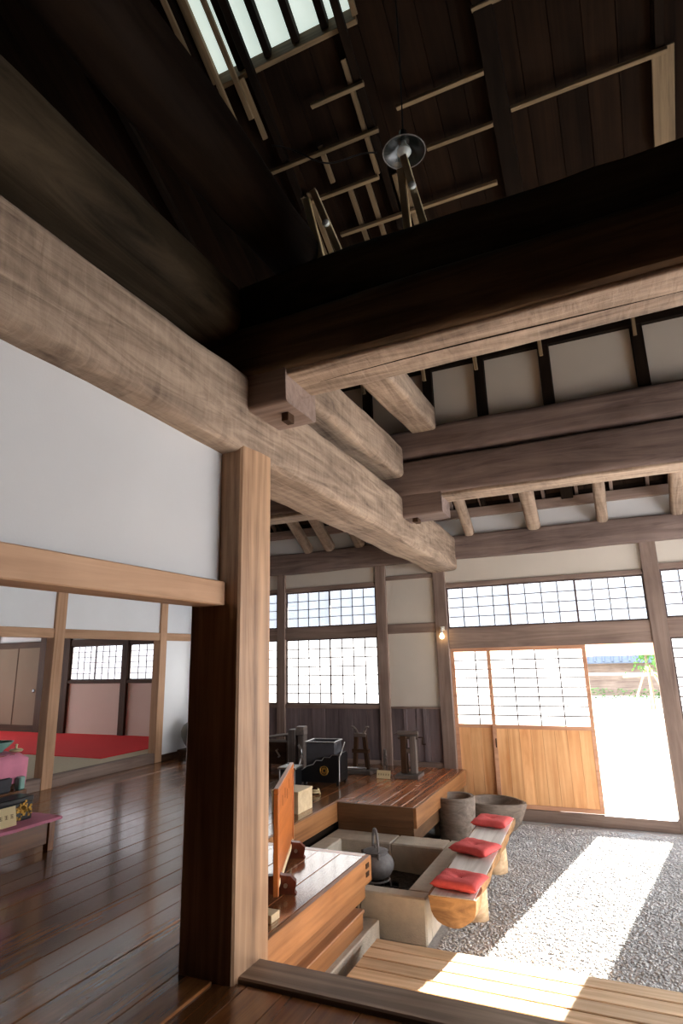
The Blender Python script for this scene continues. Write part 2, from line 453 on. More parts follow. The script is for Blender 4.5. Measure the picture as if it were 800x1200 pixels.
box('corner_stump', (-2.30, 6.56, DOMA), (-2.18, 6.68, -0.30), 'stone', fl, 0.02)
box('corner_stump', (-2.30, 7.7, DOMA), (-2.18, 7.82, -0.30), 'stone', fl, 0.02)
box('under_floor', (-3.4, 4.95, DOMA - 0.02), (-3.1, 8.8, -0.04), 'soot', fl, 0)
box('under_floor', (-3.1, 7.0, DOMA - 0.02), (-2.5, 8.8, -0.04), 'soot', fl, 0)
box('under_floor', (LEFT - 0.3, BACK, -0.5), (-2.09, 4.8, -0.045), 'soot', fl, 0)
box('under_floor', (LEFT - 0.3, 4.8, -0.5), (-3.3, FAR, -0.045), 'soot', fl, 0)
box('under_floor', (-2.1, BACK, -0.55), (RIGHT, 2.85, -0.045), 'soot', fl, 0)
box('threshold', (-1.93, 2.87, -0.42), (RIGHT, 3.08, 0.022), 'sill', fl, 0.008)
box('threshold', (-2.18, BACK, -0.02), (-2.02, 2.81, 0.012), 'floor', fl, 0.004)

# beaten-earth hall with gravel
e = MB().box((-3.1, 2.9, DOMA - 0.25), (RIGHT, FAR + 0.15, DOMA)).build('floor_earth', 'earth', None, False)
e['kind'] = 'structure'
npb = 46000
px_ = rng.uniform(-1.95, 2.2, npb); py_ = 4.3 + (rng.uniform(0, 1, npb)) * 4.3
ok = ~((px_ < -1.5) & (py_ < 6.55))
px_, py_ = px_[ok], py_[ok]; npb = len(px_)
rad = rng.uniform(0.008, 0.019, npb)
octa = np.array([(1, 0, 0), (-1, 0, 0), (0, 1, 0), (0, -1, 0), (0, 0, 1), (0, 0, -1)], float)
of = np.array([(0, 2, 4), (2, 1, 4), (1, 3, 4), (3, 0, 4), (2, 0, 5), (1, 2, 5), (3, 1, 5), (0, 3, 5)])
ang = rng.uniform(0, 2 * PI, npb)
sc3 = np.stack([rad * rng.uniform(0.8, 1.4, npb), rad * rng.uniform(0.7, 1.1, npb), rad * rng.uniform(0.35, 0.6, npb)], 1)
V = octa[None] * sc3[:, None, :]
ca, sa = np.cos(ang)[:, None], np.sin(ang)[:, None]
VX = V[:, :, 0] * ca - V[:, :, 1] * sa + px_[:, None]
VY = V[:, :, 0] * sa + V[:, :, 1] * ca + py_[:, None]
VZ = V[:, :, 2] + DOMA + rad[:, None] * 0.1
VV = np.stack([VX, VY, VZ], 2).reshape(-1, 3)
FF = (of[None] + (np.arange(npb) * 6)[:, None, None]).reshape(-1, 3)
me = bpy.data.meshes.new('gravel')
me.vertices.add(len(VV)); me.vertices.foreach_set('co', VV.astype(np.float32).ravel())
me.loops.add(FF.size); me.loops.foreach_set('vertex_index', FF.astype(np.int32).ravel())
me.polygons.add(len(FF)); me.polygons.foreach_set('loop_start', (np.arange(len(FF)) * 3).astype(np.int32))
me.update(calc_edges=True)
gr = link('gravel', me, M['pebble'])
tag(gr, 'loose grey gravel spread over the earthen hall floor', 'gravel', None, 'stuff')

# ------------------------------------------------------------------ shoji builder (local frame: x along wall, y = depth, z up)
def sash(parent, name, x0, x1, z0, z1, y, cols, rows, paper, frame='muntin', fw=0.035, th=0.03, mun='muntin', mw=0.011, board_to=None, boards=6):
    fr = MB()
    fr.box((x0, y - th / 2, z0), (x0 + fw, y + th / 2, z1)).box((x1 - fw, y - th / 2, z0), (x1, y + th / 2, z1))
    fr.box((x0 + fw, y - th / 2, z1 - fw), (x1 - fw, y + th / 2, z1)).box((x0 + fw, y - th / 2, z0), (x1 - fw, y + th / 2, z0 + fw))
    zb = z0 + fw
    if board_to is not None:
        fr.box((x0 + fw, y - th / 2, board_to - fw), (x1 - fw, y + th / 2, board_to)); zb = board_to
    s = fr.build(name, frame, parent, False)
    ax0, ax1, az0, az1 = x0 + fw, x1 - fw, zb, z1 - fw
    dx, dz = (ax1 - ax0) / cols, (az1 - az0) / rows
    lt = MB()
    for i in range(1, cols): lt.box((ax0 + i * dx - mw / 2, y - 0.010, az0), (ax0 + i * dx + mw / 2, y + 0.002, az1))
    for j in range(1, rows): lt.box((ax0, y - 0.008, az0 + j * dz - mw / 2), (ax1, y + 0.001, az0 + j * dz + mw / 2))
    lt.build('lattice', mun, s, False)
    for i in range(cols):
        for j in range(rows):
            box('paper_pane', (ax0 + i * dx + 0.002, y + 0.003, az0 + j * dz + 0.002), (ax0 + (i + 1) * dx - 0.002, y + 0.006, az0 + (j + 1) * dz - 0.002), paper, s, 0)
    if board_to is not None:
        box('backing', (x0 + fw, y + 0.009, z0 + fw), (x1 - fw, y + 0.014, board_to - fw), 'doorwood', s, 0)
        bw = (ax1 - ax0) / boards
        for i in range(boards):
            box('board', (ax0 + i * bw + 0.001, y - 0.006 - 0.002 * (i % 2), z0 + fw), (ax0 + (i + 1) * bw - 0.001, y + 0.008, board_to - fw), 'doorwood', s, 0.002)
    return s

# ------------------------------------------------------------------ far wall
wf = struct('wall_far')
T = 0.13
def fpost(x0, x1, z0=DOMA, z1=2.99, mat='post'): return box('post', (x0, FAR - 0.02, z0), (x1, FAR + T, z1), mat, wf, 0.006)
for a, b_ in ((-6.95, -6.80), (-5.17, -5.02), (-3.365, -3.195), (-2.42, -2.235), (0.46, 0.66), (2.30, 2.46), (3.66, 3.8)): fpost(a, b_)
def rail(x0, x1, z0, z1, mat='post', y0=FAR, y1=FAR + T, nm='rail'): return box(nm, (x0, y0, z0), (x1, y1, z1), mat, wf, 0.004)
def panel(x0, x1, z0, z1, mat='plaster_warm'): return box('plaster_panel', (x0, FAR + 0.03, z0), (x1, FAR + 0.09, z1), mat, wf, 0)
def wains(x0, x1, z0, z1, n):
    w = (x1 - x0) / n
    for i in range(n):
        box('wainscot_board', (x0 + i * w + 0.002, FAR + 0.02 + 0.006 * (i % 2), z0), (x0 + (i + 1) * w - 0.002, FAR + 0.07, z1), 'wainscot', wf, 0.003)
# window bays left of the door
for (a, b_) in ((-6.80, -5.17), (-5.02, -3.365)):
    panel(a, b_, 2.73, 2.98)
    rail(a, b_, 2.66, 2.73); rail(a, b_, 1.875, 2.065); rail(a, b_, 0.79, 0.853); rail(a, b_, 0.0, 0.06)
    wains(a, b_, 0.06, 0.79, 7)
# plaster bay
a, b_ = -3.195, -2.42
panel(a, b_, 2.80, 2.98); rail(a, b_, 2.735, 2.80); panel(a, b_, 2.05, 2.735); rail(a, b_, 1.905, 2.05); panel(a, b_, 0.83, 1.905)
rail(a, b_, 0.80, 0.83); rail(a, b_, 0.0, 0.07); wains(a, b_, 0.07, 0.80, 4)
for i in range(2): box('batten', (-3.0 + i * 0.30, FAR + 0.005, 0.07), (-2.95 + i * 0.30, FAR + 0.03, 0.80), 'wainscot', wf, 0.003)
# door bay
a, b_ = -2.235, 0.46
panel(a, b_, 2.62, 2.98); rail(a, b_, 2.555, 2.62, 'post'); rail(a, b_, 1.655, 1.95, 'post')
rail(a, b_, DOMA, -0.46, 'post', FAR - 0.03, FAR + T)
# bays right of the door
for (a, b_) in ((0.66, 2.30), (2.46, 3.66)):
    panel(a, b_, 2.68, 2.98); rail(a, b_, 2.60, 2.68); rail(a, b_, 1.72, 1.97); rail(a, b_, 0.53, 0.60); rail(a, b_, DOMA, -0.46)
    wains(a, b_, -0.46, 0.53, 7)
# beam along the top, plaster above it and the eave plate
fb = log('wall_plate_beam', (LEFT - 0.1, FAR + 0.06, 3.155), (RIGHT + 0.1, FAR + 0.06, 3.155), 0.24, 0.36, 'beam_grey', None, 40, 8, 0.01, 3.1)
tag(fb, 'long grey-brown wall beam above the paper windows and sliding doors', 'beam')
box('plaster_panel', (LEFT - 0.2, FAR + 0.02, 3.30), (RIGHT + 0.2, FAR + 0.12, 3.62), 'plaster', wf, 0)
box('eave_plate', (LEFT - 0.2, FAR - 0.04, 3.60), (RIGHT + 0.2, FAR + 0.14, 3.74), 'post', wf, 0.004)

box('backing', (LEFT, FAR + 0.075, DOMA), (-2.3, FAR + 0.12, 0.80), 'wainscot', wf, 0)
box('backing', (0.6, FAR + 0.075, DOMA), (RIGHT, FAR + 0.12, 0.54), 'wainscot', wf, 0)
box('eave_boarding', (LEFT - 0.2, FAR + 0.02, 3.70), (RIGHT + 0.2, FAR + 0.1, 3.86), 'soot', wf, 0)

# windows in the far wall
wn = 0
def win(rects, y=FAR + 0.05):
    global wn
    wn += 1
    w = struct('window_%d' % wn)
    for (x0, x1, z0, z1, cols, rows, paper, dy) in rects:
        sash(w, 'sash', x0, x1, z0, z1, y + dy, cols, rows, paper, fw=0.022, mw=0.015 if paper == 'paper' else 0.011)
    return w
xm = -4.19
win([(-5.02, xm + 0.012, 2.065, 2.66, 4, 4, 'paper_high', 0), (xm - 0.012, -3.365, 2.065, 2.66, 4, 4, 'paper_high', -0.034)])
win([(-5.02, xm + 0.012, 0.853, 1.875, 4, 7, 'paper', 0), (xm - 0.012, -3.365, 0.853, 1.875, 4, 7, 'paper', -0.034)])
xm = -5.98
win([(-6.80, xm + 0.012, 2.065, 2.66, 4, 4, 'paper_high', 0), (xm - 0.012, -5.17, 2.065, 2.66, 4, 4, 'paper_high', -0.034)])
win([(-6.80, xm + 0.012, 0.853, 1.875, 4, 7, 'paper', 0), (xm - 0.012, -5.17, 0.853, 1.875, 4, 7, 'paper', -0.034)])
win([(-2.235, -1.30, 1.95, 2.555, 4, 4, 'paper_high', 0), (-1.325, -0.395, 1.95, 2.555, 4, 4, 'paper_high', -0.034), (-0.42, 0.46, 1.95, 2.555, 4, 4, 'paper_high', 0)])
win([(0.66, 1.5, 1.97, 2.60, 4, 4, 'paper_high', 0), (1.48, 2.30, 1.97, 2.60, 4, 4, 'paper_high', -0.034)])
win([(0.66, 1.5, 0.60, 1.72, 4, 9, 'paper', 0), (1.48, 2.30, 0.60, 1.72, 4, 9, 'paper', -0.034)])
# the two sliding doors
d1 = struct('door_1', (0, 0, 0))
sash(d1, 'sliding_panel', -2.235, -0.90, -0.455, 1.655, FAR + 0.075, 4, 8, 'paper', 'doorframe', 0.05, 0.032, 'muntin', 0.015, 0.60, 8)
d2 = struct('door_2', (0, 0, 0))
sash(d2, 'sliding_panel', -1.70, -0.365, -0.455, 1.655, FAR + 0.03, 4, 8, 'paper', 'doorframe', 0.05, 0.032, 'muntin', 0.015, 0.60, 8)
box('pull', (-1.672, FAR + 0.008, 0.30), (-1.655, FAR + 0.016, 0.42), 'dark_post', d2, 0.002)

# ------------------------------------------------------------------ other walls of the hall
wl = struct('wall_left')
for (a, b_) in ((0.60, 0.77), (3.3, 3.47), (5.82, 5.99), (7.92, 8.08)):
    box('post', (LEFT - 0.15, a, 0.0), (LEFT, b_, 3.6), 'lintel', wl, 0.006)
ys = [BACK, 0.60, 0.77, 3.3, 3.47, 5.82, 5.99, 7.92, 8.08, FAR]
for i in range(0, len(ys), 2):
    a, b_ = ys[i], ys[i + 1]
    box('plaster_panel', (LEFT - 0.10, a, 2.045), (LEFT - 0.04, b_, 3.7), 'plaster_bright' if i >= 4 else 'dark_post', wl, 0)
    box('lintel', (LEFT - 0.13, a, 1.92), (LEFT - 0.012, b_, 2.045), 'lintel', wl, 0.004)
    if i == 8:
        box('plaster_panel', (LEFT - 0.10, a, 0.10), (LEFT - 0.04, b_, 1.92), 'plaster_bright', wl, 0)
        box('baseboard', (LEFT - 0.12, a, 0.0), (LEFT - 0.01, b_, 0.10), 'dark_post', wl, 0.004)
    elif i < 4:
        nb = max(2, round((b_ - a) / 0.28))
        for k in range(nb):
            box('board', (LEFT - 0.10, a + (b_ - a) * k / nb + 0.001, 0.0), (LEFT - 0.04, a + (b_ - a) * (k + 1) / nb - 0.001, 1.92), 'dark_post', wl, 0)
    else:
        box('sill', (LEFT - 0.14, a, 0.0), (LEFT - 0.008, b_, 0.15), 'post', wl, 0.006)
# upper gable boarding of the left side
v = [(LEFT - 0.12, BACK, 3.6), (LEFT - 0.12, FAR + 0.1, 3.6), (LEFT - 0.12, 1.0, roof_z(1.0)), (LEFT - 0.12, BACK, roof_z(1.0) - 0.65 * 3)]
v2 = [(x - 0.06, y, z) for x, y, z in v]
mesh('gable_boards', v + v2, [(0, 1, 2, 3), (4, 7, 6, 5), (0, 4, 5, 1), (1, 5, 6, 2), (2, 6, 7, 3), (3, 7, 4, 0)], 'soot', wl, False)

wb = struct('wall_back')
for i in range(18):
    x0 = LEFT - 0.1 + i * (RIGHT - LEFT + 0.2) / 18; x1 = LEFT - 0.1 + (i + 1) * (RIGHT - LEFT + 0.2) / 18
    box('board', (x0 + 0.002, BACK - 0.08, -0.6), (x1 - 0.002, BACK, 7.2), 'soot', wb, 0.004)
wr = struct('wall_right')
for (a, b_) in ((BACK, BACK + 0.15), (2.8, 2.97), (5.55, 5.72), (8.45, 8.6)):
    box('post', (RIGHT, a, DOMA), (RIGHT + 0.15, b_, 3.6), 'post', wr, 0.006)
box('plaster_panel', (RIGHT + 0.04, 2.8, 2.75), (RIGHT + 0.10, FAR + 0.1, 3.7), 'plaster_warm', wr, 0)
box('dark_boarding', (RIGHT + 0.04, BACK + 0.15, DOMA), (RIGHT + 0.10, 2.8, 3.7), 'dark_post', wr, 0)
box('sill', (RIGHT, 2.97, DOMA), (RIGHT + 0.14, FAR + 0.1, 0.0), 'post', wr, 0.004)
box('lintel', (RIGHT, 2.97, 2.63), (RIGHT + 0.14, FAR + 0.1, 2.75), 'post', wr, 0.004)
v = [(RIGHT + 0.12, BACK, 3.6), (RIGHT + 0.12, FAR + 0.1, 3.6), (RIGHT + 0.12, 1.0, roof_z(1.0)), (RIGHT + 0.12, BACK, roof_z(1.0) - 0.65 * 3)]
v2 = [(x + 0.06, y, z) for x, y, z in v]
mesh('gable_boards', v + v2, [(0, 1, 2, 3), (4, 7, 6, 5), (0, 4, 5, 1), (1, 5, 6, 2), (2, 6, 7, 3), (3, 7, 4, 0)], 'soot', wr, False)
for (a, b_) in ((2.97, 5.55), (5.72, 8.45)):
    wn += 1
    w = struct('window_%d' % wn, (RIGHT, 0, 0), -PI / 2)      # local x = -world y, local y = +world x
    m_ = (a + b_) / 2
    sash(w, 'sash', -b_, -m_ + 0.015, 0.0, 2.63, 0.06, 4, 8, 'paper_side', 'post', 0.04)
    sash(w, 'sash', -m_ - 0.015, -a, 0.0, 2.63, 0.095, 4, 8, 'paper_side', 'post', 0.04)

# hanging wall between the great beam and the lintel, running to the pillar
wh = struct('wall_hanging')
box('plaster_panel', (-2.12, BACK, 1.95), (-2.054, 2.84, 2.84), 'plaster', wh, 0)
box('lintel', (-2.19, BACK, 1.862), (-2.0, 2.815, 1.998), 'lintel', wh, 0.006)

# ------------------------------------------------------------------ pillar and great beams
pil = box('main_pillar', (-2.25, 2.822, -0.05), (-1.909, 3.165, 2.86), 'pillar', None, 0.012)
tag(pil, 'thick square wooden pillar standing at the corner of the polished floor', 'pillar')

def bow_main(t):
    # gentle sweep towards the wall post at the far end (local y points to -x)
    return (0.12 * max(0, (t - 0.55) / 0.45) ** 1.5, 0.012 * math.sin(t * 7))
gb = log('great_beam', (-2.13, BACK, 3.055), (-2.13, FAR + 0.0, 3.055), 0.45, 0.525, 'beam', None, 60, 9, 0.016, 1.0, 1.0, bow_main)
tag(gb, 'massive pale hewn beam resting on the square pillar above the white wall', 'beam')

c1 = thing('cross_beam', 'huge dark cross beam with pale cracked underside above the thick pillar', 'beam', (0, 0, 0))
log('lower_log', (-2.35, 3.07, 3.475), (RIGHT, 3.07, 3.60), 0.42, 0.40, 'beam_dark', c1, 34, 9, 0.014, 5.0)
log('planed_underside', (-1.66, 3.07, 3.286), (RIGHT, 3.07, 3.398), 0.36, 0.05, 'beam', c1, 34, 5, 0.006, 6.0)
log('seat_block', (-2.30, 3.08, 3.21), (-1.64, 3.08, 3.23), 0.40, 0.30, 'post', c1, 8, 14, 0.006, 9.0)
ck = MB(); ck.tube([(x, 3.08 + 0.03 * math.sin(x * 1.7) - 0.012 * x, 3.286 + (x + 1.66) / 5.46 * 0.112 - 0.0245) for x in np.linspace(-1.5, 3.6, 40)], [0.002 + 0.004 * abs(math.sin(i * 0.21)) for i in range(40)], 6)
ck.build('crack', 'soot', c1)
box('peg', (-1.75, 3.02, 3.02), (-1.70, 3.10, 3.09), 'dark_post', c1, 0.004)
c1b = log('upper_cross_beam', (-2.3, 3.16, 3.90), (RIGHT, 3.16, 4.02), 0.38, 0.36, 'dusty', None, 34, 5, 0.02, 8.0)
tag(c1b, 'blackened log lying on top of the huge dark cross beam', 'beam')

y2 = log('stacked_beam', (-2.12, 3.30, 3.68), (-2.12, 5.98, 3.68), 0.42, 0.38, 'beam', None, 20, 8, 0.012, 12.0)
tag(y2, 'pale squared beam lying above the great beam between two cross beams', 'beam')
y2b = log('stacked_beam', (-2.2, BACK, 3.83), (-2.2, 2.88, 3.83), 0.42, 0.42, 'dusty', None, 24, 4, 0.02, 14.0)
tag(y2b, 'dusty dark log lying above the great beam over the white wall', 'beam')
y3 = log('tie_beam', (-1.65, 3.34, 4.02), (-1.65, 5.98, 4.12), 0.29, 0.27, 'beam', None, 22, 10, 0.008, 17.0)
tag(y3, 'squared tie beam ending on the double beam under white panels', 'beam')
y3b = log('tie_beam', (-1.78, BACK, 4.46), (-1.78, 3.3, 4.40), 0.36, 0.38, 'soot', None, 30, 3.2, 0.03, 19.0)
tag(y3b, 'black sooty roof log high above the dusty log and white wall', 'beam')

c2 = thing('double_beam', 'lower grey beam with pale underside hanging before the paper windows', 'beam', (0, 0, 0))
log('lower_log', (LEFT, 6.17, 3.465), (RIGHT, 6.17, 3.465), 0.34, 0.42, 'beam_grey', c2, 44, 10, 0.012, 21.0)
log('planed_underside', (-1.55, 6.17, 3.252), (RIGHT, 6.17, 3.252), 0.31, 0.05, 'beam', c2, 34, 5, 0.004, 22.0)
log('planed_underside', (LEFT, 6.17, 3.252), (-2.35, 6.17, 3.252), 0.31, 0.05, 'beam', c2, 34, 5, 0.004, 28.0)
log('seat_block', (-2.32, 6.17, 3.16), (-1.50, 6.17, 3.18), 0.34, 0.27, 'beam_grey', c2, 8, 12, 0.005, 23.0)
box('peg', (-1.86, 6.08, 2.99), (-1.80, 6.20, 3.06), 'dark_post', c2, 0.004)
c2b = log('upper_beam', (LEFT, 6.18, 3.88), (RIGHT, 6.18, 3.88), 0.34, 0.35, 'beam_grey', None, 44, 7, 0.014, 25.0)
tag(c2b, 'upper grey beam carrying the short dark posts between white panels', 'beam')

# upper wall of white panels over the double beam
wu = struct('wall_upper')
top = roof_z(6.2) - 0.1
posts = [-6.0, -5.0, -4.1, -3.2, -2.35, -1.60, -1.005, -0.315, 0.585, 1.28, 2.0, 2.7, 3.4]
for x in posts:
    box('strut_post', (x - 0.055, 6.08, 4.04), (x + 0.055, 6.20, top), 'soot', wu, 0.004)
    bar('brace', (x - 0.02, 6.05, 4.62), (x - 0.03, 5.85, 5.35), 0.035, 0.05, 'bamboo', wu)
xs = [LEFT] + posts + [RIGHT]
for a, b_ in zip(xs[:-1], xs[1:]):
    box('plaster_panel', (a + 0.06, 6.13, 4.04), (b_ - 0.06, 6.18, 4.76), 'plaster_warm', wu, 0)
    box('plaster_panel', (a + 0.06, 6.13, 4.88), (b_ - 0.06, 6.18, top), 'plaster_warm', wu, 0)
box('tie_rail', (LEFT, 6.07, 4.75), (RIGHT, 6.15, 4.89), 'soot', wu, 0.004)

# ------------------------------------------------------------------ roof
ce = struct('ceiling')
SX0, SX1, SY0, SY1 = -2.92, -1.42, 2.7, 3.78
def rb(x0, x1, ya, yb, off=0.0):
    bar('roof_board', ((x0 + x1) / 2, ya, roof_z(ya) + off), ((x0 + x1) / 2, yb, roof_z(yb) + off), x1 - x0 - 0.006, 0.02, 'roofboard', ce, 0.002, (0, 0.54, 0.84))
edges = list(np.linspace(LEFT - 0.2, SX0, 17)) + list(np.linspace(SX0, SX1, 7))[1:] + list(np.linspace(SX1, RIGHT + 0.2, 22))[1:]
for i, (a, b_) in enumerate(zip(edges[:-1], edges[1:])):
    k = 5.6 + 0.35 * (i % 3)
    rb(a, b_, 10.3, k)
    if a > SX0 - 0.01 and b_ < SX1 + 0.01:
        rb(a, b_, k, SY1); rb(a, b_, SY0, 1.0)
    else:
        rb(a, b_, k, 1.0)
# outer covering with a hole for the skylight, and the back slope
MBr = MB()
def slab(x0, x1, ya, yb):
    n = len(MBr.v)
    for (x, y) in ((x0, ya), (x1, ya), (x1, yb), (x0, yb)):
        MBr.v.append((x, y, roof_z(y) + 0.03)); MBr.v.append((x, y, roof_z(y) + 0.16))
    MBr.f += [[n, n + 2, n + 4, n + 6], [n + 1, n + 7, n + 5, n + 3]] + [[n + 2 * i, n + 2 * i + 1, n + (2 * i + 3) % 8, n + (2 * i + 2) % 8] for i in range(4)]
slab(LEFT - 0.3, SX0, 10.3, 1.0); slab(SX1, RIGHT + 0.3, 10.3, 1.0); slab(SX0, SX1, 10.3, SY1); slab(SX0, SX1, SY0, 1.0)
MBr.build('roof_cover', 'soot', ce, False)
zr = roof_z(1.0)
v = [(LEFT - 0.3, 1.0, zr + 0.03), (RIGHT + 0.3, 1.0, zr + 0.03), (RIGHT + 0.3, BACK - 0.4, zr - 0.65 * 3.4), (LEFT - 0.3, BACK - 0.4, zr - 0.65 * 3.4)]
mesh('roof_cover', v + [(x, y, z + 0.14) for x, y, z in v], [(0, 1, 2, 3), (4, 7, 6, 5), (0, 4, 5, 1), (1, 5, 6, 2), (2, 6, 7, 3), (3, 7, 4, 0)], 'soot', ce, False)
# rafters of dark timber following the slope, laths across
UP = (0, 0.54, 0.84)
for x in (-6.2, -5.1, -4.0, -3.0, -2.51, -1.55, -0.36, 0.95, 2.1, 3.2):
    w_ = 0.16 if x == -0.36 else 0.07
    bar('rafter', (x, 8.9, roof_z(8.9) - 0.09), (x, 1.05, roof_z(1.05) - 0.09), w_, 0.14 if w_ > 0.1 else 0.07, 'soot', ce, 0.004, UP)
for y, x0, x1 in ((4.42, -2.72, -1.48), (4.75, -2.39, -1.61), (4.09, -2.04, -1.49), (4.33, -1.26, -0.44), (4.68, -1.08, -0.44), (4.63, -0.27, 1.0), (5.1, -2.2, -0.5), (3.95, -0.45, -0.2)):
    bar('lath', (x0, y, roof_z(y) - 0.16), (x1, y, roof_z(y) - 0.16), 0.045, 0.04, 'bamboo', ce, 0.004)
for x, ya, yb in ((-2.39, 4.70, 5.30), (-2.47, 4.72, 5.3), (-1.46, 4.80, 5.25), (-1.38, 4.80, 5.25), (-1.62, 3.92, 4.76), (-2.1, 4.4, 4.7), (-1.95, 4.8, 5.3), (-1.75, 4.8, 5.3), (-2.62, 3.75, 4.2)):
    bar('lath', (x, ya, roof_z(ya) - 0.11), (x, yb, roof_z(yb) - 0.11), 0.05, 0.04, 'bamboo', ce, 0.004, UP)
bar('gusset_board', (0.97, 4.62, roof_z(4.62) - 0.13), (0.97, 5.25, roof_z(5.25) - 0.13), 0.17, 0.03, 'bamboo', ce, 0.004, UP)
for x in np.arange(-6.6, 3.7, 0.455):
    bar('lean_rafter', (x, 10.2, roof_z(10.2) - 0.045), (x, 6.3, roof_z(6.3) - 0.045), 0.045, 0.06, 'post', ce, 0.003, UP)
# stout curved struts from the wall beam up under the double beam
for k, x in enumerate((-5.5, -4.55, -4.15, -3.6, -2.72, -1.80, -0.86, 0.06, 0.97, 1.9, 2.8)):
    st = log('strut', (x, FAR + 0.0, 3.36), (x, 6.75, 3.36 + 2.05 * 0.56), 0.15 if k % 3 else 0.18, 0.17, 'beam', ce, 10, 3.5, 0.012, 30 + k * 3.3, 1.0, lambda t: (0.0, 0.05 * math.sin(t * PI)))
for x, ya, yb in ((-3.02, 2.9, 3.76), (-2.84, 2.9, 4.25), (-2.66, 2.9, 4.0)):
    bar('lath', (x, ya, roof_z(ya) - 0.17), (x, yb, roof_z(yb) - 0.17), 0.05, 0.04, 'bamboo', ce, 0.004, UP)
for (x0, z0, x1, z1) in ((-1.36, 4.12, -1.64, 4.95), (-1.53, 4.12, -1.70, 4.9), (-0.92, 4.15, -0.955, 4.85), (-0.78, 4.15, -0.93, 4.95)):
    bar('prop', (x0, 3.30, z0), (x1, 3.30, z1), 0.05, 0.045, 'pale', ce, 0.004, (0, 1, 0))  # pale props, paler wood making up for light the cross beams block
for (x, z) in ((-1.52, 4.59), (-0.87, 4.65)):
    q = MB().lathe([(0.0, 0.0), (0.018, 0.0), (0.026, 0.008), (0.026, 0.03), (0.014, 0.042), (0.0, 0.044)], (0, 0, 0), 16)
    q.v = [(x + a_, 3.275 - c_, z + b2_) for a_, b2_, c_ in q.v]
    q.build('insulator', 'porcelain', ce)
# skylight in the roof
wn += 1
sk = struct('window_%d' % wn)
def rp(x, y, o): return (x, y, roof_z(y) + o)
for (a, b_) in (((SX0, SY0), (SX0, SY1)), ((SX1, SY0), (SX1, SY1))): bar('frame', rp(*a, 0.04), rp(*b_, 0.04), 0.05, 0.16, 'bamboo', sk, 0.004, UP)
for (a, b_) in (((SX0, SY0), (SX1, SY0)), ((SX0, SY1), (SX1, SY1))): bar('frame', rp(*a, 0.04), rp(*b_, 0.04), 0.05, 0.16, 'bamboo', sk, 0.004)
for i in range(5):
    x0 = SX0 + (SX1 - SX0) * i / 5; x1 = SX0 + (SX1 - SX0) * (i + 1) / 5
    bar('pane', rp((x0 + x1) / 2, SY0, 0.10), rp((x0 + x1) / 2, SY1, 0.10), x1 - x0 - 0.02, 0.008, 'skylight', sk, 0, UP)
    if i: bar('glazing_bar', rp(x0, SY0, 0.06), rp(x0, SY1, 0.06), 0.07, 0.12, 'soot', sk, 0.003, UP)

# ------------------------------------------------------------------ annex with the red carpet
RB, RF = 9.6, 0.15
fr_ = struct('floor_annex')
box('mat', (-14.5, 3.0, 0.0), (LEFT - 0.14, RB + 0.1, RF), 'tatami', fr_, 0.003)
cp = MB().box((-14.3, 7.25, RF), (-7.38, RB - 0.01, RF + 0.012)).build('red_carpet', 'red', None, False)
tag(cp, 'bright red felt carpet covering the annex floor behind the posts', 'carpet')
wa = struct('wall_annex')
for (a, b_) in ((-13.4, -13.2), (-11.75, -11.5), (-11.02, -10.83), (-9.33, -9.17), (-8.50, -8.33), (-7.1, -6.95)):
    box('post', (a, RB - 0.06, RF), (b_, RB + 0.08, 2.9), 'dark_post', wa, 0.004)
box('rail', (-14.5, RB - 0.04, 1.955), (-6.95, RB + 0.08, 2.09), 'dark_post', wa, 0.004)
box('plaster_panel', (-14.5, RB, 2.09), (-6.95, RB + 0.06, 2.9), 'plaster', wa, 0)
box('rail', (-10.83, RB - 0.05, 1.17), (-8.5, RB + 0.08, 1.235), 'dark_post', wa, 0.004)
box('plaster_panel', (-10.83, RB, RF), (-9.33, RB + 0.06, 1.17), 'plaster_pink', wa, 0)
box('plaster_panel', (-9.17, RB, RF), (-8.50, RB + 0.06, 1.17), 'plaster_pink', wa, 0)
box('plaster_panel', (-8.33, RB, RF), (-7.1, RB + 0.06, 1.955), 'plaster_pink', wa, 0)
box('plaster_panel', (-11.5, RB, RF), (-11.02, RB + 0.06, 1.955), 'plaster_pink', wa, 0)
box('plaster_panel', (-14.5, RB, RF), (-13.4, RB + 0.06, 1.955), 'plaster_pink', wa, 0)
box('kick_rail', (-13.2, RB - 0.04, RF), (-11.75, RB + 0.06, 0.30), 'dark_post', wa, 0.004)
wn += 1
w = struct('window_%d' % wn)
sash(w, 'sash', -10.83, -10.07, 1.235, 1.955, RB + 0.02, 4, 6, 'paper_red', fw=0.025)
sash(w, 'sash', -10.10, -9.33, 1.235, 1.955, RB - 0.012, 4, 6, 'paper_red', fw=0.025)
wn += 1
w = struct('window_%d' % wn)
sash(w, 'sash', -9.17, -8.50, 1.235, 1.955, RB + 0.02, 3, 6, 'paper_red', fw=0.025)
for k, (a, b_, dy) in enumerate(((-13.2, -12.42, 0.0), (-12.48, -11.75, -0.03))):
    d = struct('door_%d' % (3 + k))
    box('panel', (a, RB - 0.005 + dy, 0.30), (b_, RB + 0.018 + dy, 1.955), 'fusuma', d, 0)
    f = MB()
    f.box((a, RB - 0.012 + dy, 0.30), (a + 0.025, RB + 0.02 + dy, 1.955)).box((b_ - 0.025, RB - 0.012 + dy, 0.30), (b_, RB + 0.02 + dy, 1.955))
    f.build('frame', 'dark_post', d, False)
    px = a + 0.10 if k == 0 else b_ - 0.10
    h = MB(); h.lathe([(0.0, 0), (0.035, 0.0), (0.04, 0.006), (0.03, 0.01), (0.0, 0.008)], (0, 0, 0), 16)
    h.v = [(px + x, RB - 0.014 + dy - z, 1.02 + y) for x, y, z in h.v]
    h.build('pull', 'black', d)
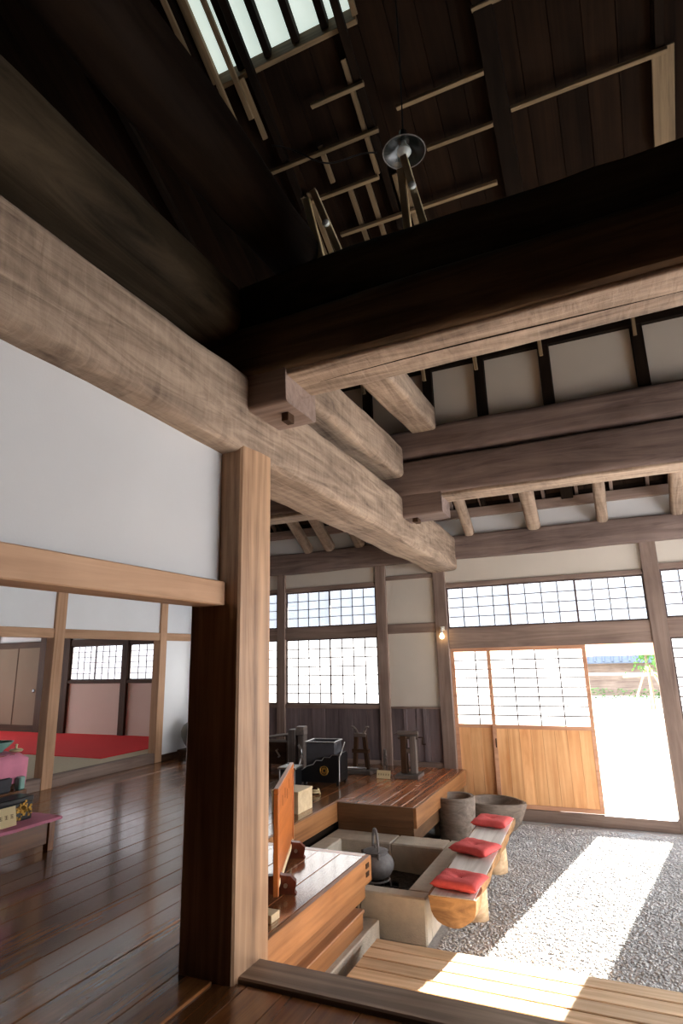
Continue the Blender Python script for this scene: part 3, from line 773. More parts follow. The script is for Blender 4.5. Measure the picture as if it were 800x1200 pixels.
wn += 1  # unseen side window, added to brighten the red carpet room
w = struct('window_%d' % wn, (-14.5, 0, 0), PI / 2)      # local x = world y, local y = -world x
sash(w, 'sash', 3.6, 6.2, 0.5, 2.4, 0.0, 6, 6, 'paper_annex_fill', 'dark_post', 0.04)
sash(w, 'sash', 6.2, 8.9, 0.5, 2.4, 0.0, 6, 6, 'paper_annex_fill', 'dark_post', 0.04)
box('backing', (-14.6, RB + 0.09, 0.0), (-6.95, RB + 0.16, 1.17), 'soot', wa, 0)
box('backing', (-6.98, FAR, -0.3), (-6.88, RB + 0.16, 3.0), 'soot', wl, 0)
cb = struct('ceiling_annex')
box('roof_sheet', (-14.7, 2.8, 2.95), (LEFT, RB + 0.8, 3.05), 'soot', cb, 0)
for i in range(15): box('board', (-14.5 + i * 0.505, 3.0, 2.9), (-14.0 + i * 0.505, RB + 0.1, 2.93), 'roofboard', cb, 0.003)
ws = struct('wall_annex_side')
box('plaster_panel', (-14.62, 2.9, 0.0), (-14.54, RB + 0.2, 2.93), 'plaster_pink', ws, 0)
box('plaster_panel', (-14.5, 2.94, 0.0), (LEFT - 0.15, 3.0, 2.93), 'plaster_pink', ws, 0)

# ------------------------------------------------------------------ hearth
he = thing('stone_hearth', 'square sunken stone hearth beside the raised wooden platforms', 'hearth', (0, 0, DOMA))
HZ = -0.27 - DOMA
def stone(n_, mn, mx): return box(n_, mn, mx, 'stone', he, 0.012)
stone('rim_slab', (-2.12, 4.925, 0.0), (-1.57, 5.06, HZ))
stone('rim_slab', (-3.03, 4.925, 0.0), (-2.124, 5.06, HZ))
stone('rim_slab', (-1.76, 5.063, 0.0), (-1.57, 6.47, HZ))
stone('rim_slab', (-2.30, 6.17, 0.0), (-1.763, 6.47, HZ))
stone('rim_slab', (-3.03, 6.17, 0.0), (-2.304, 6.47, HZ))
stone('rim_slab', (-3.03, 5.063, 0.0), (-2.84, 6.167, HZ))
nx, ny = 26, 30
v, f = [], []
for j in range(ny + 1):
    for i in range(nx + 1):
        x = -2.84 + i * 1.08 / nx; y = 5.06 + j * 1.11 / ny
        v.append((x, y, 0.08 + 0.02 * noise.noise(Vector((x * 4, y * 4, 0))) + 0.014 * noise.noise(Vector((x * 17, y * 17, 2)))))
for j in range(ny):
    for i in range(nx):
        k = j * (nx + 1) + i
        f.append((k, k + 1, k + nx + 2, k + nx + 1))
ash = mesh('ash_bed', v, f, 'ash', he)
# charcoal lumps
for k in range(26):
    a = random.uniform(0, 2 * PI); r = random.uniform(0, 0.34)
    x, y = -2.15 + r * math.cos(a), 5.62 + r * math.sin(a)
    s = random.uniform(0.02, 0.045)
    box('charcoal', (x - s, y - s * 0.7, 0.07), (x + s, y + s * 0.7, 0.09 + s), 'soot', he, 0.008)

# trivet and kettle
KX, KY, KZ = -2.24, 5.60, -0.40
tr = thing('iron_trivet', 'black iron trivet standing in the ash under the kettle', 'trivet', (KX, KY, DOMA + 0.07))
tz = KZ - (DOMA + 0.07)
MB().tube([(0.12 * math.cos(2 * PI * i / 20), 0.12 * math.sin(2 * PI * i / 20), tz - 0.008) for i in range(20)], 0.008, 6, True).build('ring', 'iron', tr)
for i in range(3):
    a = 2 * PI * i / 3 + 0.4
    MB().tube([(0.12 * math.cos(a), 0.12 * math.sin(a), tz - 0.01), (0.14 * math.cos(a), 0.14 * math.sin(a), 0.0)], 0.008, 6).build('leg', 'iron', tr)
ke = thing('iron_kettle', 'round grey iron kettle with arched handle sitting in the stone hearth', 'kettle', (KX, KY, KZ))
ke.scale = (1.14, 1.14, 1.0)
MB().lathe([(0.0, 0.0), (0.07, 0.002), (0.115, 0.03), (0.142, 0.085), (0.146, 0.115), (0.135, 0.155), (0.105, 0.19), (0.095, 0.20), (0.098, 0.215), (0.088, 0.215), (0.0, 0.21)], (0, 0, 0), 32).build('body', 'iron', ke)
ld = MB().lathe([(0.098, 0.216), (0.100, 0.224), (0.06, 0.240), (0.02, 0.246), (0.0, 0.246)], (0, 0, 0), 28).build('lid', 'iron', ke)
MB().lathe([(0.010, 0.246), (0.010, 0.256), (0.018, 0.262), (0.018, 0.272), (0.0, 0.278)], (0, 0, 0), 14).build('knob', 'iron', ld)
hp = [(0.0, 0.105 * math.cos(t), 0.20 + 0.20 * math.sin(t) ** 0.8) for t in np.linspace(0.02, PI - 0.02, 22)]
ha = MB().tube([(y * -0.55, y * 0.83, z) for x, y, z in hp], [0.009 + 0.004 * math.sin(PI * i / 21) for i in range(22)], 8).build('handle', 'iron', ke)
for s in (-1, 1): MB().tube([(s * -0.058, s * 0.087, 0.175), (s * -0.058, s * 0.087, 0.225)], 0.013, 8).build('lug', 'iron', ke)
MB().tube([(-0.10, 0.06, 0.11), (-0.14, 0.09, 0.14), (-0.16, 0.10, 0.185)], [0.028, 0.018, 0.013], 10).build('spout', 'iron', ke)

# ------------------------------------------------------------------ log bench and cushions
be = thing('log_bench', 'long half-log bench with flat pale top beside the stone hearth', 'bench', (-1.368, 6.02, DOMA), 0.030)
BL, BT = 1.20, 0.40
v, f = [], []
n, seg = 30, 14
for i in range(n + 1):
    y = -BL + 2 * BL * i / n
    wv = 0.168 + 0.012 * math.sin(i * 0.9) + (0.012 if i < 4 else 0)
    dp = 0.165 + 0.012 * math.sin(i * 0.63 + 1)
    ring = [(-wv, y, BT), (wv, y, BT)]
    for k in range(1, seg):
        a = PI * k / seg
        q = 1 + 0.07 * noise.noise(Vector((y * 3, a * 2, 4)))
        ring.append((wv * math.cos(a) * q, y, BT - 0.025 - dp * math.sin(a) * q))
    v += ring
m = seg + 1
for i in range(n):
    for k in range(m): f.append((i * m + k, i * m + (k + 1) % m, (i + 1) * m + (k + 1) % m, (i + 1) * m + k))
f.append(tuple(range(m))); f.append(tuple(n * m + k for k in range(m)))
st_ = mesh('seat_log', v, f, 'bark', be, True, 35)
box('seat_face', (-0.166, -BL + 0.004, BT - 0.001), (0.166, BL - 0.004, BT + 0.006), 'benchtop', st_, 0.003)
for yy in (-0.45, 0.72):
    vv, ff = [], []
    for i, z in enumerate((0.0, 0.08, 0.2, 0.30)):
        for k in range(12):
            a = 2 * PI * k / 12
            q = 1 + 0.12 * noise.noise(Vector((math.cos(a) * 2, math.sin(a) * 2 + yy, z * 4)))
            vv.append((0.125 * math.cos(a) * q, yy + 0.095 * math.sin(a) * q, z))
    for i in range(3):
        for k in range(12): ff.append((i * 12 + k, i * 12 + (k + 1) % 12, (i + 1) * 12 + (k + 1) % 12, (i + 1) * 12 + k))
    ff += [tuple(range(12)), tuple(36 + k for k in range(12))]
    mesh('leg', vv, ff, 'deck', be)

def cushion_mesh():
    N_ = 18; hw, hl, th = 0.185, 0.165, 0.062
    v, f = [], []
    for sgn in (1, -1):
        for j in range(N_ + 1):
            for i in range(N_ + 1):
                u, w = -1 + 2 * i / N_, -1 + 2 * j / N_
                e = (max(0, 1 - u ** 6) * max(0, 1 - w ** 6)) ** 0.4
                r2 = u * u + w * w
                tuft = 0.5 * math.exp(-r2 / 0.02) + 0.18 * math.exp(-r2 / 0.2)
                wr_ = 0.05 * noise.noise(Vector((u * 3, w * 3, sgn))) * e
                pin = 1 - 0.05 * (1 - abs(u * w))
                z = th / 2 * e * (1 - tuft) * (1 if sgn > 0 else 0.9) + (wr_ * 0.12)
                v.append((u * hw * (pin if abs(w) < 1.1 else 1), w * hl * pin, th / 2 + sgn * z + (0.004 if sgn > 0 else 0)))
    S = (N_ + 1) ** 2
    for s in range(2):
        for j in range(N_):
            for i in range(N_):
                k = s * S + j * (N_ + 1) + i
                q = (k, k + 1, k + N_ + 2, k + N_ + 1)
                f.append(q if s == 0 else q[::-1])
    bd = [i for i in range(N_ + 1)] + [j * (N_ + 1) + N_ for j in range(1, N_ + 1)] + [N_ * (N_ + 1) + i for i in range(N_ - 1, -1, -1)] + [j * (N_ + 1) for j in range(N_ - 1, 0, -1)]
    for a, b in zip(bd, bd[1:] + bd[:1]): f.append((a, b, S + b, S + a))
    me = bpy.data.meshes.new('cushion'); me.from_pydata(v, [], f); me.update()
    bm = bmesh.new(); bm.from_mesh(me); bmesh.ops.recalc_face_normals(bm, faces=bm.faces); bm.to_mesh(me); bm.free()
    smooth(me, 60); me.materials.append(M['cushion'])
    return me
cm = cushion_mesh()
tm = MB().lathe([(0.0, 0.0), (0.008, 0.0), (0.006, 0.012), (0.0, 0.014)], (0, 0, 0), 8)
for (x, y, rz, sx, lab) in ((-1.325, 5.06, -0.10, 1.0, 'red cushion on the bench end beside the slatted deck'),
                            (-1.385, 5.92, -0.30, 1.0, 'red cushion in the middle of the log bench'),
                            (-1.405, 6.86, -0.10, 1.0, 'red cushion on the bench end nearest the stone basin')):
    c = thing('cushion', lab, 'cushion', (x, y, DOMA + BT + 0.007), rz, 'red cushions on the log bench')
    c.scale = (sx, 1, 1.15)
    link('pad', cm, None, c)
    MB().tube([(0, 0, 0.035), (0.012, 0.004, 0.05), (0.02, -0.004, 0.054)], 0.003, 5).build('tuft', 'cushion', c)

# ------------------------------------------------------------------ slatted deck
dk = thing('slatted_deck', 'low pale slatted wooden deck on the gravel below the threshold', 'deck', (-1.82, 3.10, DOMA))
DZ = -0.42 - DOMA
p = 0.1425
for i in range(10):
    box('slat', (0.0 + random.uniform(-0.006, 0.006), 0.015 + i * p, DZ - 0.03), (3.6, 0.015 + (i + 1) * p - 0.014, DZ), 'deck', dk, 0.004)
for x in (0.12, 1.2, 2.4, 3.45): box('bearer', (x, 0.02, 0.0), (x + 0.09, 1.43, DZ - 0.03), 'deck', dk, 0.004)

# ------------------------------------------------------------------ mortar and basin
def grooves(a, z): return 0.012 * noise.noise(Vector((math.cos(a) * 6, math.sin(a) * 6, z * 2))) + 0.006 * noise.noise(Vector((math.cos(a) * 22, math.sin(a) * 22, z)))
mo = MB().lathe([(0.0, 0.0), (0.19, 0.0), (0.205, 0.06), (0.222, 0.25), (0.235, 0.44), (0.235, 0.49), (0.225, 0.505), (0.19, 0.505), (0.178, 0.48), (0.13, 0.33), (0.0, 0.28)], (0, 0, 0), 36, grooves)
mo.v = [(x - 1.985, y + 7.62, z + DOMA) for x, y, z in mo.v]
tag(mo.build('wooden_mortar', 'mortar', None), 'tall round wooden mortar with hollow top beside the wooden platform', 'mortar')
bs = MB()
def leafw(a, z): return 0.34 * max(0, math.cos(a + 0.25)) ** 8 + 0.03 * noise.noise(Vector((math.cos(a) * 3, math.sin(a) * 3, z * 3)))
bs.lathe([(0.0, 0.0), (0.20, 0.0), (0.26, 0.08), (0.31, 0.22), (0.335, 0.31), (0.33, 0.335), (0.30, 0.335), (0.285, 0.31), (0.22, 0.20), (0.0, 0.16)], (0, 0, 0), 48, leafw)
bs.v = [(x - 1.68, y * 0.92 + 8.32, z + DOMA) for x, y, z in bs.v]
tag(bs.build('stone_basin', 'mortar', None), 'wide shallow stone basin with pointed lip before the sliding doors', 'basin')

# ------------------------------------------------------------------ freestanding wooden screen
sd = Vector((-2.661 + 2.238, 4.774 - 3.793, 0)); SL = sd.length
scr = thing('standing_screen', 'low orange wooden standing screen on scroll feet behind the pillar', 'screen', (-2.238, 3.793, 0), math.atan2(sd.y, sd.x))
pn = box('panel', (0.03, -0.010, 0.10), (SL - 0.03, 0.010, 0.66), 'screen', scr, 0.003)
box('frame_rail', (0.0, -0.018, 0.652), (SL, 0.018, 0.692), 'screen', scr, 0.004)
box('frame_rail', (0.0, -0.016, 0.065), (SL, 0.016, 0.105), 'pale', scr, 0.004)
box('frame_stile', (0.0, -0.018, 0.03), (0.035, 0.018, 0.652), 'screen', scr, 0.004)
box('frame_stile', (SL - 0.035, -0.018, 0.03), (SL, 0.018, 0.652), 'screen', scr, 0.004)
for (x, z) in ((0.30, 0.52), (0.46, 0.54), (0.62, 0.50), (0.74, 0.55)):
    box('nail_mark', (x, -0.0115, z), (x + 0.008, -0.0098, z + 0.07), 'ink', pn, 0)
for x in (0.16, SL - 0.16):
    pts = []
    for t in np.linspace(0, PI, 15):
        r = 0.10 + 0.022 * abs(math.sin(2.5 * t))
        pts.append((r * math.cos(t) * 1.25, 0.012 + 0.105 * math.sin(t) ** 0.7 + 0.012 * math.sin(5 * t) ** 2))
    pts = [(0.14, 0.0)] + pts + [(-0.14, 0.0)]
    mb = MB().prism(pts, -0.025, 0.025)
    mb.v = [(x + z, -q * 0.9, h) for q, h, z in mb.v]
    ft = mb.build('foot', 'footwood', scr, True, 30)
    MB().tube([(x - 0.035, -0.05, 0.055), (x + 0.035, -0.05, 0.055)], 0.014, 10).build('cap', 'steel', ft)

wbk = box('wood_block', (-2.25, 3.50, 0.0), (-2.095, 3.60, 0.045), 'pale', None, 0.003)
tag(wbk, 'small pale wooden block lying on the platform by the pillar', 'block')
pb = thing('wooden_box', 'plain pale wooden box on the floor behind the standing screen', 'box', (-3.34, 6.0, 0))
box('body', (-0.16, -0.16, 0.0), (0.16, 0.16, 0.19), 'pale', pb, 0.003)
box('lid', (-0.165, -0.165, 0.19), (0.165, 0.165, 0.215), 'pale', pb, 0.004)
# coiled straw cord beside the box
sc_ = MB().tube([(0.05 * math.cos(t) * (1 - t / 40), 0.05 * math.sin(t) * (1 - t / 40), 0.012 + 0.0035 * t) for t in np.linspace(0, 14, 60)], 0.010, 6)
sc_.v = [(x - 3.42, y + 6.72, z) for x, y, z in [tuple(q) for q in sc_.v]]
tag(sc_.build('straw_cord', 'card', None), 'small coil of straw cord on the floor by the lacquered chest', 'cord')

# ------------------------------------------------------------------ antique tools on the far platform
ch = thing('lacquer_chest', 'black lacquered brazier chest with round gold crest and stepped brass edge', 'chest', (-3.63, 7.42, 0), 0.10)
b0 = MB()
b0.prism([(-0.26, -0.19), (0.24, -0.19), (0.24, 0.19), (-0.26, 0.19)], 0.03, 0.12)
b0.build('base', 'black', ch, False)
fv = [(-0.26, 0.12), (0.24, 0.12), (0.24, 0.36), (0.16, 0.36), (0.13, 0.33), (0.05, 0.33), (0.02, 0.29), (-0.06, 0.29), (-0.10, 0.24), (-0.18, 0.22), (-0.26, 0.17)]
mb = MB().prism(fv, -0.19, -0.165); mb.v = [(x, z, y) for x, y, z in mb.v]
fp = mb.build('front_panel', 'black', ch, False)
MB().tube([(x, -0.192, z) for x, z in fv[2:]], 0.006, 6).build('brass_edge', 'steel', fp)
mb = MB().prism([(x, z) for x, z in [(-0.26, 0.12), (0.24, 0.12), (0.24, 0.34), (-0.26, 0.20)]], 0.165, 0.19); mb.v = [(x, z, y) for x, y, z in mb.v]
mb.build('back_panel', 'black', ch, False)
box('side_panel', (0.215, -0.165, 0.12), (0.24, 0.165, 0.36), 'black', ch, 0.003)
bx2 = MB().box((-0.21, -0.15, 0.12), (-0.185, 0.15, 0.50)).box((0.15, -0.15, 0.12), (0.175, 0.15, 0.50)).box((-0.185, -0.15, 0.12), (0.15, -0.125, 0.50)).box((-0.185, 0.125, 0.12), (0.15, 0.15, 0.50)).box((-0.185, -0.125, 0.40), (0.15, 0.125, 0.42))
bx2.build('inner_box', 'grey', ch, False)
for (p0, p1) in (((-0.215, -0.155, 0.505), (0.18, -0.155, 0.505)), ((-0.215, 0.155, 0.505), (0.18, 0.155, 0.505)), ((-0.215, -0.155, 0.505), (-0.215, 0.155, 0.505)), ((0.18, -0.155, 0.505), (0.18, 0.155, 0.505))):
    bar('rim', p0, p1, 0.022, 0.014, 'steel', ch, 0.002)
MB().tube([(0.25, -0.17, 0.33), (0.262, -0.17, 0.35), (0.262, 0.02, 0.48), (0.25, 0.06, 0.48)], 0.008, 6).build('handle', 'steel', ch)
MB().tube([(0.25, -0.185, 0.05), (0.252, -0.185, 0.34)], 0.007, 6).build('corner_strap', 'steel', ch)
cr = MB()
cr.tube([(0.05 + 0.052 * math.cos(2 * PI * k / 24), -0.195, 0.17 + 0.052 * math.sin(2 * PI * k / 24)) for k in range(24)], 0.006, 6, True)
crest = cr.build('crest', 'gold', fp)
for k in range(8):
    a = 2 * PI * k / 8
    q = MB().lathe([(0.0, 0.0), (0.013, 0.0), (0.011, 0.004), (0.0, 0.005)], (0, 0, 0), 10)
    q.v = [(0.05 + 0.027 * math.cos(a) + x, -0.192 - z, 0.17 + 0.027 * math.sin(a) + y) for x, y, z in q.v]
    cr2 = q.build('petal', 'gold', fp)
for sx in (-0.24, 0.20):
    for sy in (-0.17, 0.13): box('foot', (sx, sy, 0.0), (sx + 0.04, sy + 0.04, 0.03), 'black', ch, 0.003)

lb = thing('lacquer_case', 'small upright black case with pale rimmed top behind the standing screen', 'case', (-3.93, 7.02, 0), 0.1)
box('body', (-0.11, -0.11, 0.0), (0.11, 0.11, 0.22), 'black', lb, 0.006)
box('top', (-0.125, -0.125, 0.22), (0.125, 0.125, 0.245), 'steel', lb, 0.006)
for sx in (-0.105, 0.095): box('corner_strip', (sx, -0.114, 0.0), (sx + 0.012, -0.108, 0.22), 'steel', lb, 0.001)
MB().tube([(-0.05, 0, 0.245), (-0.04, 0, 0.28), (0.04, 0, 0.28), (0.05, 0, 0.245)], 0.006, 6).build('handle', 'steel', lb)

ts = thing('split_post_press', 'upright grey wooden block with notched top and iron clamp', 'press', (-4.31, 7.9, 0), 0.15)
box('base', (-0.18, -0.14, 0.0), (0.18, 0.14, 0.06), 'toolwood', ts, 0.006)
box('upright', (-0.115, -0.09, 0.06), (0.0, 0.09, 0.58), 'toolwood', ts, 0.01)
box('upright', (0.03, -0.07, 0.06), (0.12, 0.09, 0.60), 'toolwood', ts, 0.01)
box('cap', (0.0, -0.08, 0.50), (0.13, 0.08, 0.62), 'toolwood', ts, 0.01)
MB().tube([(0.08, -0.10, 0.12), (0.11, -0.11, 0.22), (0.09, -0.10, 0.32), (0.05, -0.09, 0.38)], 0.018, 8).build('clamp', 'steel', ts)

gm = thing('hand_mill', 'dark wooden hand mill with pale slats half hidden by the pillar', 'mill', (-4.72, 8.0, 0), 0.1)
box('body', (-0.22, -0.15, 0.10), (0.22, 0.15, 0.40), 'dark_post', gm, 0.01)
for sx in (-0.20, 0.14):
    for sy in (-0.13, 0.07): box('leg', (sx, sy, 0.0), (sx + 0.06, sy + 0.06, 0.10), 'dark_post', gm, 0.004)
for k in range(3): bar('slat', (-0.24, -0.16 + 0.12 * k, 0.44), (0.26, -0.14 + 0.12 * k, 0.50), 0.06, 0.02, 'toolwood', gm)
MB().tube([(0.10, -0.16, 0.30), (0.10, -0.22, 0.30), (0.16, -0.22, 0.22), (0.16, -0.27, 0.22)], 0.012, 8).build('crank', 'steel', gm)
for sx in (-0.2, 0.16): box('prop', (sx, -0.02, 0.40), (sx + 0.04, 0.02, 0.47), 'toolwood', gm, 0.003)

cg = thing('forked_loom_stand', 'tall dark stand with forked pale tips against the wainscot', 'stand', (-3.43, 8.15, 0), -0.05)
box('base', (-0.20, -0.14, 0.0), (0.20, 0.14, 0.05), 'toolwood', cg, 0.006)
for s in (-1, 1):
    bar('upright', (s * 0.10, 0, 0.05), (s * 0.06, 0, 0.50), 0.06, 0.05, 'dark_post', cg, 0.006, (0, 1, 0))
    MB().tube([(s * 0.045, 0, 0.50), (s * 0.07, 0, 0.56), (s * 0.10, -0.01, 0.60), (s * 0.14, -0.02, 0.61)], [0.024, 0.02, 0.016, 0.012], 8).build('fork_tip', 'toolwood', cg)
box('crossbar', (-0.13, -0.03, 0.26), (0.13, 0.03, 0.31), 'dark_post', cg, 0.005)
box('crossbar', (-0.09, -0.03, 0.47), (0.09, 0.03, 0.52), 'toolwood', cg, 0.005)
MB().tube([(-0.20, -0.12, 0.07), (0.15, -0.17, 0.09)], 0.014, 8).build('treadle', 'steel', cg)

wh_ = thing('spindle_wheel', 'small dark spindle wheel leaning beside the cream card', 'wheel', (-3.06, 8.12, 0), 0.5)
MB().tube([(0, 0.10 * math.cos(2 * PI * i / 24), 0.22 + 0.10 * math.sin(2 * PI * i / 24)) for i in range(24)], 0.012, 6, True).build('rim', 'toolwood', wh_)
for k in range(4):
    a = PI * k / 4
    MB().tube([(0, -0.10 * math.cos(a), 0.22 - 0.10 * math.sin(a)), (0, 0.10 * math.cos(a), 0.22 + 0.10 * math.sin(a))], 0.006, 6).build('spoke', 'toolwood', wh_)
for s in (-1, 1): bar('stand_leg', (s * 0.03, s * 0.05, 0.0), (s * 0.012, 0, 0.24), 0.025, 0.03, 'toolwood', wh_, 0.003, (0, 1, 0))
box('foot', (-0.06, -0.16, 0.0), (0.06, 0.16, 0.025), 'toolwood', wh_, 0.004)

gn = thing('roller_gin', 'upright two-post cotton gin with pale top rollers before plaster bay', 'gin', (-2.69, 8.04, 0), 0.05)
box('base', (-0.16, -0.16, 0.0), (0.16, 0.16, 0.05), 'toolwood', gn, 0.006)
box('upright', (-0.10, -0.05, 0.05), (-0.02, 0.05, 0.52), 'dark_post', gn, 0.006)
box('upright', (0.03, -0.05, 0.05), (0.11, 0.05, 0.52), 'toolwood', gn, 0.006)
for z in (0.50, 0.555): MB().tube([(-0.14, 0, z), (0.14, 0, z)], 0.028, 10).build('roller', 'toolwood', gn)
MB().tube([(0.14, 0, 0.50), (0.20, 0, 0.50), (0.20, -0.03, 0.42), (0.25, -0.03, 0.42)], 0.010, 8).build('crank', 'dark_post', gn)
MB().tube([(-0.14, 0, 0.555), (-0.20, 0.0, 0.53)], 0.010, 8).build('axle', 'toolwood', gn)
box('wedge', (-0.02, -0.04, 0.30), (0.03, 0.04, 0.36), 'toolwood', gn, 0.003)

def name_card(name, label, loc, rz, w, h, tilt, marks):
    t = thing(name, label, 'card', loc, rz)
    sh = link('sheet', box_mesh(w, 0.006, h, 'card', 0.001), None, t, Matrix.Translation((0, 0, h / 2 * math.cos(tilt) + 0.003)) @ Matrix.Rotation(-tilt, 4, 'X'))
    base = LOC[sh]
    q = MB()
    for k in range(marks):
        cx = -w * 0.36 + k * w * 0.72 / max(1, marks - 1); s = w * 0.05
        for dz_ in (-0.9, 0.0, 0.9): q.box((cx - s, -0.0042, dz_ * s - s * 0.15), (cx + s, -0.003, dz_ * s + s * 0.15))
        q.box((cx - s * 0.15, -0.0042, -s), (cx + s * 0.15, -0.003, s))
    q.v = [tuple(base @ Vector(p_)) for p_ in q.v]
    q.build('lettering', 'ink', sh, False)['kind'] = 'stuff'
    box('stay', (-w * 0.2, 0.005, 0.0), (w * 0.2, 0.05, 0.006), 'card', t, 0.001)
    return t
name_card('name_card', 'cream name card standing on the far platform before the wainscot', (-2.985, 7.84, 0.0), 0.0, 0.19, 0.10, 0.25, 5)

# ------------------------------------------------------------------ wall lamp on the door post
wl_ = thing('wall_lamp', 'small glowing bare bulb fixed on the post beside the doors', 'lamp', (-2.31, FAR - 0.02, 1.86))
MB().box((-0.03, -0.02, 0.06), (0.03, 0.0, 0.12)).build('mount', 'porcelain', wl_, False)
MB().tube([(0, -0.01, 0.09), (0, -0.06, 0.10), (0, -0.075, 0.06)], 0.010, 8).build('arm', 'porcelain', wl_)
MB().lathe([(0.016, 0.06), (0.020, 0.04), (0.020, 0.02)], (0, -0.075, 0), 12).build('socket', 'porcelain', wl_)
MB().lathe([(0.014, 0.02), (0.030, -0.01), (0.034, -0.03), (0.026, -0.055), (0.0, -0.065)], (0, -0.075, 0), 16).build('bulb', 'glow', wl_)

# ------------------------------------------------------------------ pendant lamp in the roof and its flex
pd = thing('pendant_lamp', 'dark round enamel pendant lamp hanging in the open roof', 'lamp', (-0.98, 3.50, 5.20))
sh = MB().lathe([(0.03, 0.12), (0.05, 0.10), (0.10, 0.05), (0.155, 0.0), (0.16, -0.006), (0.152, -0.004), (0.095, 0.042), (0.045, 0.09)], (0, 0, 0), 36).build('shade', 'enamel', pd)
MB().tube([(0.157 * math.cos(2 * PI * i / 36), 0.157 * math.sin(2 * PI * i / 36), -0.005) for i in range(36)], 0.004, 6, True).build('rim', 'iron', sh)
MB().lathe([(0.02, 0.09), (0.026, 0.05), (0.05, 0.02), (0.055, -0.005), (0.04, -0.03), (0.0, -0.045)], (0, 0, 0), 20).build('bulb', 'glass', pd)
MB().lathe([(0.0, 0.19), (0.03, 0.18), (0.035, 0.12), (0.0, 0.12)], (0, 0, 0), 14).build('socket', 'enamel', pd)
MB().tube([(0, 0, 0.18), (0.01, 0.0, 0.9), (0.0, 0.02, roof_z(3.5) - 0.1 - 5.20)], 0.006, 6).build('flex', 'wire', pd)
cab = []
for t in np.linspace(0, 1, 30):
    cab.append((-2.55 + 1.0 * t, 4.2 + 0.35 * t, roof_z(4.2 + 0.35 * t) - 0.22 - 0.12 * math.sin(PI * t) + 0.04 * math.sin(9 * t)))
tag(MB().tube(cab, 0.008, 5).build('roof_cable', 'wire', None), 'thin black cable strung across the roof laths', 'cable')

# ------------------------------------------------------------------ display stand with pink cloth at the left
TX, TY = -4.60, 3.30
tb = thing('display_table', 'low wooden display table under a pink cloth', 'table', (0, 0, 0))
x0, x1, y0, y1, tz = -5.9, -4.64, 2.4, 4.13, 0.265
box('top', (x0, y0, tz - 0.03), (x1, y1, tz), 'floor', tb, 0.004)
for (a, b_) in ((x0 + 0.02, y0 + 0.02), (x1 - 0.08, y0 + 0.02), (x0 + 0.02, y1 - 0.08), (x1 - 0.08, y1 - 0.08)):
    box('leg', (a, b_, 0.0), (a + 0.06, b_ + 0.06, tz - 0.03), 'floor', tb, 0.003)
box('apron', (x1 - 0.06, y0 + 0.08, 0.06), (x1 - 0.035, y1 - 0.08, tz - 0.03), 'floor', tb, 0.003)
def cloth(name, x0, x1, y0, y1, z, drop, label, amp=0.006):
    N_ = 32
    v, f = [], []
    for j in range(N_ + 1):
        for i in range(N_ + 1):
            u, w = -0.09 + 1.18 * i / N_, -0.09 + 1.18 * j / N_
            x = x0 + (x1 - x0) * min(1, max(0, u)); y = y0 + (y1 - y0) * min(1, max(0, w))
            over = max(0, u - 1, -u, w - 1, -w) / 0.09
            ox = (0.012 if u > 1 else -0.012 if u < 0 else 0); oy = (0.012 if w > 1 else -0.012 if w < 0 else 0)
            zz = z + 0.004 + amp * abs(noise.noise(Vector((x * 6, y * 6, 1)))) - over * drop * (1 + 0.12 * noise.noise(Vector((x * 9, y * 9, 3))))
            k = (0.004 + drop * 0.05) * (1 + noise.noise(Vector((x * 14, y * 14, zz * 3)))) if over > 0 else 0
            v.append((x + ox + math.copysign(k, ox) * (1 if ox else 0), y + oy + math.copysign(k, oy) * (1 if oy else 0), zz))
    for j in range(N_):
        for i in range(N_):
            k = j * (N_ + 1) + i
            f.append((k, k + 1, k + N_ + 2, k + N_ + 1))
    o = mesh(name, v, f, 'pink', None, True, 60)
    return tag(o, label, 'cloth')
cloth('pink_cloth', x0, x1, y0, y1, tz, 0.03, 'pink cloth spread flat over the low display table')
bz = tz + 0.012
sb = thing('display_riser', 'two-step riser box standing on the pink table cloth', 'riser', (0, 0, bz))
box('lower_tier', (-5.75, 2.6, 0.0), (-4.99, 4.06, 0.20), 'floor', sb, 0.004)
box('upper_tier', (-5.75, 2.6, 0.20), (-5.10, 4.06, 0.50), 'floor', sb, 0.004)
rz_ = bz + 0.50
cloth('pink_cloth', -5.76, -5.095, 2.59, 4.065, rz_, 0.26, 'crumpled pink cloth draped over the riser box', 0.025)
bw = MB().lathe([(0.0, 0.0), (0.05, 0.0), (0.055, 0.015), (0.10, 0.05), (0.135, 0.09), (0.127, 0.09), (0.092, 0.052), (0.05, 0.028), (0.0, 0.025)], (0, 0, 0), 30)
bw.v = [(x - 5.30, y + 3.95, z + rz_ + 0.012) for x, y, z in bw.v]
tag(bw.build('celadon_bowl', 'celadon', None), 'pale green glazed bowl on the crumpled pink cloth', 'bowl')
wp = thing('wooden_lid', 'flat wooden lid with small knob beside the green bowl', 'plate', (-5.16, 4.04, rz_ + 0.012), 0.3)  # a loose lid with a knob
MB().lathe([(0.0, 0.0), (0.05, 0.0), (0.06, 0.012), (0.05, 0.022), (0.0, 0.028)], (0, 0, 0), 26).build('disc', 'pale', wp)
MB().lathe([(0.010, 0.026), (0.008, 0.05), (0.014, 0.062), (0.0, 0.068)], (0, 0, 0), 12).build('knob', 'pale', wp)
bk = thing('grey_pouch', 'dark grey folded cloth pouch leaning on the riser', 'pouch', (-5.015, 3.78, bz + 0.20), 0)
box('fold', (-0.03, -0.16, 0.0), (0.014, 0.13, 0.12), 'grey', bk, 0.015)
box('flap', (0.014, -0.15, 0.05), (0.024, 0.12, 0.118), 'grey', bk, 0.005)
